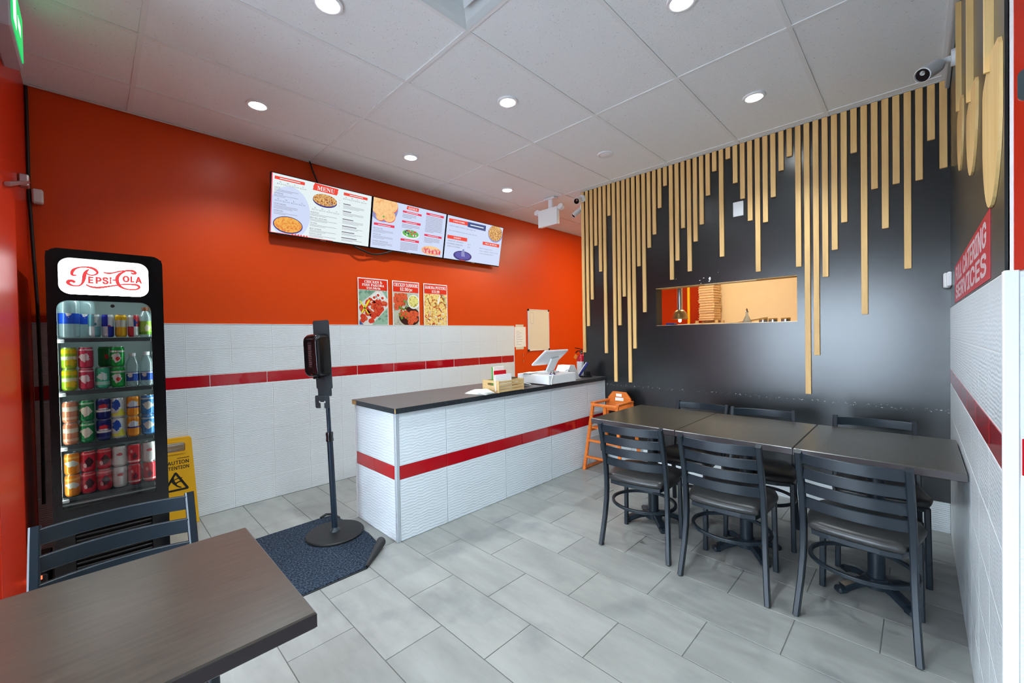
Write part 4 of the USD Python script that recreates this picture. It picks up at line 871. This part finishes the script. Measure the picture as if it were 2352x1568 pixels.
obj('corner_trim', B(CX0-.003, CX0+.022, CY0-.003, CY0+.022, 0, .861, .002), 'grey_trim', t); obj('corner_trim', B(CX0-.003, CX0+.012, CY1-.012, CY1+.002, 0, .861, .002), 'white_trim', t)
obj('corner_trim', B(CX1-.012, CX1, CY0-.003, CY0+.012, 0, .861, .002), 'white_trim', t)
t = thing('worktop', 'grey laminate worktop with black edges and a chipped corner on the white counter', 'worktop')
WX0, WX1, WY0, WY1, WZ0, WZ1 = 1.374, W2-.003, 2.440, 3.082, .862, .897
obj('board', B(WX0+.012, WX1, WY0+.012, WY1, WZ0, WZ1-.001), 'raw_board', t)
obj('laminate', B(WX0+.0005, WX1, WY0+.0005, WY1, WZ1-.0012, WZ1), 'worktop', t)
obj('front_edging', B(WX0+.007, WX1, WY0, WY0+.0125, WZ0-.001, WZ1-.0012, .001), 'worktop_edge', t); obj('end_edging', B(WX0, WX0+.0125, WY0+.008, WY1-.075, WZ0-.001, WZ1-.0012, .001), 'worktop_edge', t)
obj('bare_corner', B(WX0+.002, WX0+.0125, WY1-.075, WY1, WZ0, WZ1-.0012, .002), 'raw_board', t); obj('bare_corner', B(WX0+.001, WX0+.008, WY0+.001, WY0+.009, WZ0, WZ1-.0012, .002), 'raw_board', t)
obj('screw_hole', MB().lathe([(0, .0004), (.006, .0004), (.006, 0), (0, 0)], 12, tr(1.80, 2.66, WZ1)), 'black_matte', t)
CT = WZ1+.0005
# till: cash drawer, screen, printer, card terminal
t = thing('cash_drawer', 'white cash drawer box under the till screen on the counter', 'cash drawer', (3.14, 2.62, CT))
obj('box', B(-.21, .21, -.20, .20, .006, .092, .004), 'white_plastic', t); obj('front_gap', B(-.205, .205, .2005, .2015, .02, .08), 'black_matte', t)
for a in (-.18, .18):
    for b in (-.17, .17): obj('foot', MB().cyl((a, b, 0), (a, b, .007), .012, n=12), 'blue_plastic', t)
obj('cable', MB().tube([(-.18, -.2045, .004), (-.175, -.2045, .05), (-.155, -.2045, .088), (-.135, -.195, .0955), (-.12, -.17, .0955)], .0035, 8), 'white_plastic', t, smooth=True)
t = thing('till_screen', 'white till touchscreen seen from behind, tilted on a stand', 'monitor', (3.14, 2.60, CT+.0925))
sl = frame((0, 0, 0), (1, 0, 0), (0, -.16/.205, .128/.205))
def TS(mb): m = mb.mesh(); m.apply_transform(tr(-.035, -.055, .156) @ sl); return m
obj('back_shell', TS(MB().add(cboxm(.352, .228, .022, .008))), 'white_gloss', t); obj('glass', TS(MB().add(cboxm(.335, .21, .002), tr(0, 0, -.012))), 'black_plastic', t)
arm = [(.02, -.075, .150), (.035, -.02, .075), (.055, .03, .012)]
obj('stand_arm', MB().tube(arm, .0, flat=(.105, .022, (0, .6, .8))), 'white_plastic', t, smooth=30)
obj('stand_foot', B(-.03, .14, -.03, .13, .0, .012, .004), 'white_plastic', t)
t = thing('paper_stack', 'loose white papers lying on the cash drawer beside the till screen', 'papers', (3.02, 2.70, CT+.0925))
for k in range(4): obj('sheet', MB().add(cboxm(.15, .10, .002), rot((0, 0, 1), -14+9*k) @ tr(-.01*k, .004*k, .0015+.0026*k)), 'paper', t)
t = thing('desk_bell', 'small chrome and blue desk bell on the cash drawer edge', 'bell', (3.045, 2.47, CT+.0925))
obj('plate', MB().lathe([(0, 0), (.030, 0), (.031, .004), (.026, .007), (0, .007)], 20), 'blue_plastic', t, smooth=40); obj('dome', MB().lathe([(.024, .007), (.023, .020), (.014, .032), (.004, .036), (.004, .046), (0, .047)], 20), 'chrome', t, smooth=60)
t = thing('receipt_printer', 'white wedge shaped receipt printer right of the cash drawer', 'printer', (3.49, 2.60, CT))
pp = Polygon([(-.145, 0), (.145, 0), (.10, .02), (.02, .150), (-.055, .150), (-.11, .07)])
m = MB().poly(pp, .16, frame((0, .11, 0), (1, 0, 0), (0, 0, 1))).mesh(); obj('shell', m, 'white_plastic', t)
obj('slot', MB().add(cboxm(.004, .11, .05), tr(.058, .03, .094) @ rot((0, 1, 0), -31.6)), 'grey_trim', t); obj('cable', MB().tube([(-.135, -.052, .10), (-.10, -.056, .11), (-.03, -.056, .06), (.0, -.058, .004)], .004, 8), 'white_plastic', t, smooth=True)
t = thing('card_terminal', 'blue and white card terminal leaning against the black wall at the counter end', 'card terminal', (3.78, 2.63, CT), -55)
ML = rot((0, 1, 0), 33)
obj('handset', MB().add(cboxm(.024, .08, .17, .006), tr(.0, 0, .083) @ ML), 'blue_plastic', t); obj('front', MB().add(cboxm(.006, .075, .16, .002), tr(.0, 0, .083) @ ML @ tr(-.0145, 0, .002)), 'white_plastic', t)
obj('cradle', B(-.065, .09, -.05, .05, 0, .014, .004).box(.03, .075, -.03, .03, .014, .06, .006), 'black_plastic', t)
t = thing('tablet', 'flat white tablet order pad tilted behind the wooden crate', 'tablet', (2.74, 2.66, CT))
obj('casing', MB().add(cboxm(.17, .24, .012, .004), tr(0, 0, .032) @ rot((0, 1, 0), 14)), 'white_plastic', t); obj('display', MB().add(cboxm(.14, .20, .001), tr(.0015, 0, .0387) @ rot((0, 1, 0), 14)), 'grey_trim', t); obj('prop', B(-.07, -.04, -.06, .06, 0, .046, .004), 'black_matte', t)
t = thing('charging_dock', 'small black charging dock behind the receipt printer on the counter', 'dock', (3.45, 2.86, CT))
obj('shell', B(-.04, .04, -.06, .04, 0, .10, .02), 'black_plastic', t)
# crate with flyers
t = thing('wooden_crate', 'small pale slatted wooden crate with hand holes on the counter', 'crate', (2.455, 2.53, CT))
ew = .10; hole_ = rrect(.075, .022, .010, 5, 0, .066)
for s in (-1, 1): obj('end_panel', MB().poly(sbox(-ew, .0, ew, .098).difference(hole_), .009, frame((s*.145-(.0045 if s > 0 else .0045), 0, 0), (0, 1, 0), (0, 0, 1))), 'wood_crate', t)
for s in (-1, 1):
    for k in range(4): obj('slat', B(-.1455+.0, .1455, s*.0955-.004, s*.0955+.004, .003+.0245*k, .003+.0245*k+.018, .001), 'wood_crate', t)
obj('bottom', B(-.140, .140, -.09, .09, .003, .008), 'wood_crate', t)
t = thing('flyer_bundle', 'bundle of white, red and green flyers standing in the wooden crate', 'flyers', (2.40, 2.53, CT+.009))
for k, (mt, h, w, yo) in enumerate((('white_gloss', .135, .19, -.055), ('red_gloss', .165, .135, -.02), ('paper', .195, .12, .02), ('green_print', .192, .10, .05))):
    obj('flyer', MB().add(cboxm(w, .012, h, .001), tr(.0+.02*(k > 1), yo, h/2+.001) @ rot((1, 0, 0), -4+k)), mt, t)
t = thing('phone_in_crate', 'dark phone lying on top of the wooden crate edge', 'phone', (2.545, 2.54, CT+.0965)); obj('casing', B(-.035, .035, -.06, .06, .002, .011, .003), 'black_plastic', t); obj('trim', B(-.036, .036, -.061, .061, .002, .0055, .002), 'chrome', t)
t = thing('menu_pile', 'fanned pile of white paper menus on the counter left of the crate', 'papers', (2.200, 2.54, CT))
for k in range(7): obj('sheet', MB().add(cboxm(.115, .21, .0028), tr(.004*k-.03+.02, -.003*k, .002+.0034*k) @ rot((0, 0, 1), 12-7*k)), 'paper', t)
# fire extinguisher on the end of the black wall
t = thing('fire_extinguisher', 'red fire extinguisher with a white label behind the end of the counter', 'fire extinguisher', (4.012, 2.815, .80))
obj('cylinder', MB().lathe([(0, 0), (.05, 0), (.055, .01), (.055, .27), (.048, .30), (.025, .325), (.022, .335), (0, .335)], 28), 'red_gloss', t, smooth=40)
obj('label', MB().lathe([(.0556, .09), (.0558, .09), (.0558, .25), (.0556, .25)], 28), 'white_plastic', t, smooth=40)
obj('valve', MB().cyl((0, 0, .33), (0, 0, .375), .016, n=16).box(-.025, .02, -.012, .012, .345, .362, .003), 'chrome', t)
obj('handle', MB().tube([(.02, 0, .372), (-.05, .02, .372), (-.075, .03, .350)], 0, flat=(.022, .010, (0, 0, 1))).tube([(.02, 0, .385), (-.05, .02, .402), (-.08, .03, .408)], 0, flat=(.022, .008, (0, 0, 1))), 'black_plastic', t)
obj('pull_tag', MB().add(cboxm(.004, .04, .05, .001), tr(-.06, .04, .305) @ rot((1, 0, 0), 30)), 'amber', t); obj('bracket', MB().box(-.02, .02, -.072, -.05, .10, .25, .003), 'black_matte', t)

# ================================================================= tables and chairs
def table(x, y, lx, ly, label, rotz=0):
    t = thing('dining_table', label, 'table', (x, y, 0), rotz, group=None)
    obj('table_top', cboxm(lx, ly, .036, .003), 'table_top', t, loc=(0, 0, .742))
    obj('edge_band', MB().box(-lx/2-.0008, lx/2+.0008, -ly/2-.0008, ly/2+.0008, .7275, .7565), 'table_edge', t)
    dx = -.04 if lx > ly+.05 and not rotz and x > 1 else 0.0
    obj('column', MB().cyl((dx, 0, .05), (dx, 0, .715), .036, n=28), 'chair_metal', t, smooth=40)
    obj('top_plate', MB().box(-.17, .17, -.03, .03, .708, .724, .003).box(-.03, .03, -.17, .17, .708, .724, .003), 'chair_metal', t)
    for a in (45, 135, 225, 315):
        p = Polygon([(.03, .02), (.20, .018), (.275, .004), (.275, .0), (.262, 0), (.255, .010), (.03, .010)])
        arm = MB().tube([(.01, 0, .058), (.10, 0, .050), (.175, 0, .026)], 0, flat=(.050, .034, (0, 0, 1))).box(.165, .210, -.024, .024, .0, .030, .008)
        m = arm.mesh(); m.apply_transform(tr(dx, 0, 0) @ rot((0, 0, 1), a)); obj('base_arm', m, 'chair_metal', t, smooth=30)
    obj('base_hub', MB().lathe([(0, .030), (.06, .030), (.062, .060), (.045, .078), (0, .078)], 28, tr(dx, 0, 0)), 'chair_metal', t, smooth=35)
    return t
TZ = .76
for (y0, y1), lab in (((1.075, 1.682), 'dark wood dining table beside the highchair, left of the three in a row'), ((.463, 1.0735), 'dark wood dining table in the middle of the row of three'), ((W3+.006, .4615), 'dark wood dining table at the right of the row, against the tiled side wall')):
    table(2.875, (y0+y1)/2, .74, y1-y0-.002, lab)
table(-.04, 1.247, .745, .60, 'dark wood dining table in the left foreground, cut by the picture edge')

def arc_leg(s):
    P = [(-.188, .212*s, .003), (-.172, .206*s, .08), (-.152, .199*s, .18), (-.138, .194*s, .28), (-.134, .192*s, .36), (-.137, .191*s, .44), (-.152, .190*s, .54), (-.180, .189*s, .64), (-.214, .188*s, .74), (-.236, .187*s, .803)]
    return P
def make_chair(label, loc, rotz, group):
    t = thing('dining_chair', label, 'chair', loc, rotz, group=group)
    for s in (-1, 1):
        obj('back_leg', MB().tube(arc_leg(s), 0, flat=(.026, .034, (1, 0, 0))), 'chair_metal', t, smooth=25)
    for s in (-1, 1):
        obj('front_leg', MB().tube([(.188, .188*s, .002), (.182, .182*s, .42)], 0, flat=(.026, .026, (1, 0, 0))), 'chair_metal', t, smooth=25)
    A = np.array(arc_leg(1))
    for zc in (.772, .697, .622, .547):
        x0 = np.interp(zc, A[:, 2], A[:, 0]); pts = [(x0-.034*(1-(k/6)**2), .176*k/6, zc) for k in range(-6, 7)]
        obj('ladder_slat', MB().tube([(p[0]+.002, p[1]*1.02, p[2]) for p in pts], 0, flat=(.050, .013, (1, 0, 0))), 'chair_metal', t, smooth=25)
    shp = Polygon([(-.165, -.165), (-.06, -.195), (.12, -.213), (.20, -.19), (.222, -.10), (.226, 0), (.222, .10), (.20, .19), (.12, .213), (-.06, .195), (-.165, .165), (-.178, .09), (-.182, 0), (-.178, -.09)])
    pads = []
    for off, z in ((-.010, .424), (.0, .434), (.002, .448), (-.006, .461), (-.026, .470), (-.07, .4765), (-.13, .479)):
        q = np.array(shp.buffer(off).exterior.coords); L_ = np.linspace(0, 1, 65)[:-1]; ring = shp.buffer(off).exterior
        pads.append([(*ring.interpolate(s, normalized=True).coords[0], z) for s in L_])
    V = [p for r in pads for p in r]; F = []; n = 64
    # all rings start at the same angle so that they can be stitched
    V2 = []
    for r in pads:
        a = np.array(r); an = np.arctan2(a[:, 1], a[:, 0]); o = np.argmin(np.abs(an)); a = np.roll(a, -o, axis=0)
        if np.arctan2(a[5, 1], a[5, 0]) < 0: a = np.roll(a[::-1], 1, axis=0)
        V2 += a.tolist()
    for i in range(len(pads)-1):
        for j in range(n):
            q = (i*n+j, i*n+(j+1) % n, (i+1)*n+(j+1) % n, (i+1)*n+j); F += [(q[0], q[1], q[2]), (q[0], q[2], q[3])]
    V2 += [(0, 0, .424), (0, 0, .480)]; c0 = len(V2)-2; top = (len(pads)-1)*n
    for j in range(n): F += [(c0, (j+1) % n, j), (c0+1, top+j, top+(j+1) % n)]
    seat = trimesh.Trimesh(V2, F, process=False)
    if seat.volume < 0: seat.invert()
    obj('seat', seat, 'vinyl_black', t, smooth=60)
    fr = MB().poly(shp.buffer(-.012).difference(shp.buffer(-.04)), .022, tr(0, 0, .402)); obj('seat_frame', fr, 'chair_metal', t)
    obj('seat_board', MB().poly(shp.buffer(-.02), .008, tr(0, 0, .417)), 'black_matte', t)
    ring = [(.012+.182*math.cos(a), .196*math.sin(a), .262) for a in np.arange(37)*2*PI/36]
    obj('foot_ring', MB().tube(ring, 0, flat=(.018, .018, (0, 0, 1))), 'chair_metal', t, smooth=30)
    return t
row1, row2 = 'chairs on the near side of the three tables', 'chairs against the black wall behind the three tables'
ch = make_chair('black ladder-back chair on the near side of the tables, nearest the counter', (2.497, 1.284, 0), 8, row1)
for x, y, r, lab, g in ((2.488, .757, 3, 'black ladder-back chair on the near side of the tables, middle of three', row1), (2.504, .196, -4.5, 'black ladder-back chair near side of the tables, beside the tiled side wall', row1),
                        (3.160, 1.238, 178, 'black ladder-back chair behind the tables, left one of three by the black wall', row2), (3.150, .768, 190, 'black ladder-back chair behind the tables, middle one of three by the black wall', row2), (3.200, .175, 187.6, 'black ladder-back chair behind the tables, right one of three by the black wall', row2),
                        (.050, 1.690, -90, 'black ladder-back chair at the foreground table in front of the drinks cooler', None)):
    dup(ch, (x, y, 0), r, lab, g or 'chairs at the foreground table')

# ---- orange wooden highchair
t = thing('highchair', 'orange wooden restaurant highchair between the counter and the row of tables', 'high chair', (3.66, 2.205, 0), 180)
def bar(mb, a, b, w=.03, h=.022, up=(1, 0, 0)): return mb.tube([a, b], 0, flat=(w, h, up))
for s in (-1, 1):
    for e, (xb, xt) in enumerate(((.205, .135), (-.20, -.145))):
        obj('leg', bar(MB(), (xb, .205*s, .0), (xt, .135*s, .672), .032, .026), 'wood_orange', t)
    obj('runner', bar(MB(), (.20, .208*s, .016), (-.195, .208*s, .016), .030, .026, (0, 0, 1)), 'wood_orange', t)
    obj('arm_panel', bar(MB(), (.145, .134*s, .672), (-.15, .134*s, .672), .05, .02, (0, 0, 1)), 'wood_orange', t)
    obj('seat_rail', bar(MB(), (.165, .162*s, .40), (-.17, .162*s, .40), .032, .022, (0, 0, 1)), 'wood_orange', t)
obj('front_bar', bar(MB(), (.140, -.14, .655), (.140, .14, .655), .032, .026, (0, 0, 1)), 'wood_orange', t)
for z, x in ((.30, .178), (.135, .194)): obj('foot_rail', bar(MB(), (x, -.19+.05*z, z), (x, .19-.05*z, z), .03, .02, (0, 0, 1)), 'wood_orange', t)
obj('rear_rail', bar(MB(), (-.185, -.18, .25), (-.185, .18, .25), .03, .02, (0, 0, 1)), 'wood_orange', t)
obj('seat_board', B(-.15, .15, -.155, .155, .415, .430, .004), 'wood_orange', t)
bk = Polygon([(-.13, .56), (.13, .56), (.13, .70), (.075, .765), (-.075, .765), (-.13, .70)])
obj('backrest', MB().poly(bk, .016, frame((-.155, 0, 0), (0, 1, 0), (0, 0, 1))), 'wood_orange', t)
obj('crotch_post', bar(MB(), (.13, 0, .43), (.138, 0, .645), .035, .018), 'wood_orange', t)
lb = obj('warning_label', MB().poly(union_all([sbox(-.035, .715, .03, .745), sbox(-.045, .672, .05, .705)]), .001, frame((-.1388, 0, 0), (0, 1, 0), (0, 0, 1))), 'paper', t)
obj('strap', MB().tube([(.02, -.10, .435), (.10, -.06, .40), (.17, -.03, .30), (.175, -.02, .22)], 0, flat=(.022, .003, (0, 1, 0))), 'black_matte', t)

# ================================================================= things on the side wall
def peel(x, ztip, label, blade=.34, bl=.42):
    t = thing('pizza_peel', label, 'pizza peel', (x, W3-.0015, ztip), group=None)
    w = blade/2
    b = Polygon([(-.02, bl+.03), (-w*.92, bl), (-w, bl-.02), (-w, .20)]+[(-w*math.cos(a), .20-.20*math.sin(a)**1.2) for a in np.linspace(.1, PI-.1, 14)]+[(w, .20), (w, bl-.02), (w*.92, bl), (.02, bl+.03)]).buffer(.003)
    obj('blade', MB().poly(b, .007, frame((0, 0, 0), (-1, 0, 0), (0, 0, 1))), 'wood_peel', t)
    hl = min(.70, CEIL-.070-ztip-bl-.04)
    obj('handle', MB().tube([(0, .0055, bl-.01), (0, .0055, bl+.05+hl)], 0, flat=(.026, .010, (1, 0, 0))), 'wood_peel', t)
    return t
peel(1.765, 1.700, 'pale wooden pizza peel nearest the red corner, largest of three on the black wall', .36, .38)
peel(2.35, 1.945, 'pale wooden pizza peel on the black side wall, middle of three', .40, .28)
peel(2.95, 2.125, 'pale wooden pizza peel on the black side wall, farthest of three', .34, .29)
t = thing('wall_banner', 'crimson lettered banner on the black side wall above the tiles', 'banner', (3.46, W3-.0018, 1.503))
F = frame((0, 0, 0), (-1, 0, 0), (0, 0, 1))
obj('sheet', MB().add(cboxm(1.62, .205, .0016), F @ tr(.81, .1025, .001)), 'poster_crimson', t)
let = MB().poly(place_text('FULL CATERING', .10, 1.54, .108, .188, stroke=2), .0004, F @ tr(0, 0, .0019)).poly(place_text('SERVICES', .10, 1.54, .018, .092, stroke=2), .0004, F @ tr(0, 0, .0019)); obj('lettering', let, 'poster_letter', t)
t = thing('alarm_box', 'small white two-part alarm box at the corner above the tiles', 'sensor', (3.87, W3-.0018, 1.62))
obj('housing', B(-.04, .04, .0005, .035, 0, .095, .005), 'white_plastic', t); obj('cover', B(-.135, -.05, .0005, .022, .003, .092, .005), 'white_gloss', t)
t = thing('washroom_plaque', 'dark grey plaque with pale lettering on the red wall at the right edge', 'sign', (1.5575, W3-.021, 1.895))
F = frame((0, 0, 0), (0, -1, 0), (0, 0, 1))
obj('plate', MB().poly(rrect(.16, .075, .015, 5, .08, .037), .004, F), 'plaque_grey', t); obj('lettering', MB().poly(place_text('NO', .015, .06, .040, .060, stroke=1), .0006, F @ tr(0, 0, .004)).poly(union_all([sbox(.015, .026, .10, .029), sbox(.015, .016, .13, .019)]), .0006, F @ tr(0, 0, .004)), 'print_white', t)

# ================================================================= kitchen seen through the opening
t = thing('kitchen_shelf', 'steel shelf behind the kitchen opening', 'shelf', (4.42, 1.25, 0))
obj('shelf_board', B(-.20, .20, -.75, .75, 1.405, 1.432, .003), 'kitchen_steel', t)
for a in (-.18, .18):
    for b in (-.7, .7): obj('leg', MB().cyl((a, b, 0), (a, b, 1.405), .016, n=14), 'kitchen_steel', t, smooth=40)
t = thing('hood_lamp', 'brass coloured hood lamp hanging on a tube inside the kitchen opening', 'lamp', (4.62, 1.905, 1.515))
obj('tube', MB().cyl((0, 0, .10), (0, 0, CEIL-1.515-.002), .030, n=24), 'aluminium', t, smooth=40)
obj('hood', MB().lathe([(.082, 0), (.086, .002), (.078, .045), (.064, .078), (.045, .098), (.032, .104), (.030, .100), (.060, .075), (.074, .044), (.080, .002)], 36), 'brass_hood', t, smooth=30)
obj('bulb', MB().lathe([(0, -.036), (.012, -.034), (.018, -.018), (.014, .01), (0, .012)], 18), 'bulb_warm', t, smooth=50)
tabl = thing('kitchen_rack', 'wooden pallet rack under the pizza boxes in the kitchen', 'rack', (7.05, 2.42, 0))
obj('rack_top', B(-.17, .17, -.19, .19, 1.500, 1.515, .003), 'wood_crate', tabl)
for a in (-.14, .14):
    for b in (-.15, .15): obj('rack_post', B(a-.02, a+.02, b-.02, b+.02, 0, 1.50), 'wood_crate', tabl); obj('block', B(a-.02, a+.02, b-.02, b+.02, 1.515, 1.555), 'wood_crate', tabl)
for k in range(15):
    b = thing('pizza_box', 'pale pizza box, %s of the kitchen stack' % ('bottom', 'second from bottom', 'third from bottom', 'fourth from bottom', 'fifth from bottom', 'sixth from bottom', 'seventh from bottom', 'middle', 'seventh from top', 'sixth from top', 'fifth from top', 'fourth from top', 'third from top', 'second from top', 'topmost')[k], 'pizza box', (7.05+.006*rng.normal(), 2.42+.006*rng.normal(), 1.5555+.0412*k), float(rng.normal()*1.0)-6, group='stack of pizza boxes')
    obj('tray', B(-.119, .119, -.119, .119, 0, .0305, .001), 'cardboard', b); obj('lid', B(-.127, .127, -.127, .127, .031, .0405, .001), 'cardboard', b)
obj('yellow_pole', MB().cyl((6.9, 2.70, 0), (6.9, 2.70, CEIL-.002), .022, n=16), 'yellow_pole', label='thin yellow pole standing by the orange kitchen wall', cat='pole', smooth=40)
t = thing('oil_bottle', 'clear oil bottle with a spout on the shelf in the kitchen opening', 'bottle', (4.36, 1.160, 1.4325))
obj('body', MB().lathe([(0, 0), (.040, 0), (.042, .006), (.034, .035), (.016, .075), (.011, .085), (.011, .115), (0, .115)], 22), 'clear_plastic', t, smooth=40); obj('spout', MB().lathe([(.012, .112), (.014, .122), (.010, .128), (.004, .150), (0, .151)], 14).box(-.016, .016, -.003, .003, .118, .122), 'chrome', t)
for k, (yy, r) in enumerate(((1.025, .036), (.947, .036), (.848, .037))):
    j = thing('spice_jar', 'small jar with an orange lid in the kitchen opening, %s of three' % ('left', 'middle', 'right')[k], 'jar', (4.36, yy, 1.4325), group='spice jars')
    obj('body', MB().lathe([(0, 0), (r*.93, 0), (r*.95, .004), (r*.95, .036), (0, .036)], 22), 'steel', j, smooth=35); obj('lid', MB().lathe([(0, .0362), (r, .0362), (r, .046), (r*.95, .048), (0, .048)], 22), 'jar_lid', j, smooth=35)
obj('wooden_spoon', MB().tube([(4.40, 1.62, 1.4405), (4.44, 1.30, 1.449), (4.50, 1.02, 1.492)], [.008, .008, .010], 8), 'wood_pale', label='long wooden stick lying across the shelf in the kitchen opening', cat='utensil', smooth=True)
obj('blue_packet', MB().box(4.08, 4.16, 1.745, 1.83, 1.4412, 1.462, .006), 'blue_plastic', label='small blue packet at the left corner of the kitchen opening', cat='packet')
obj('paper_bag', MB().box(4.30, 4.45, 1.62, 1.80, 1.4325, 1.452, .005), 'paper', label='white folded paper lying at the left of the kitchen shelf', cat='paper')
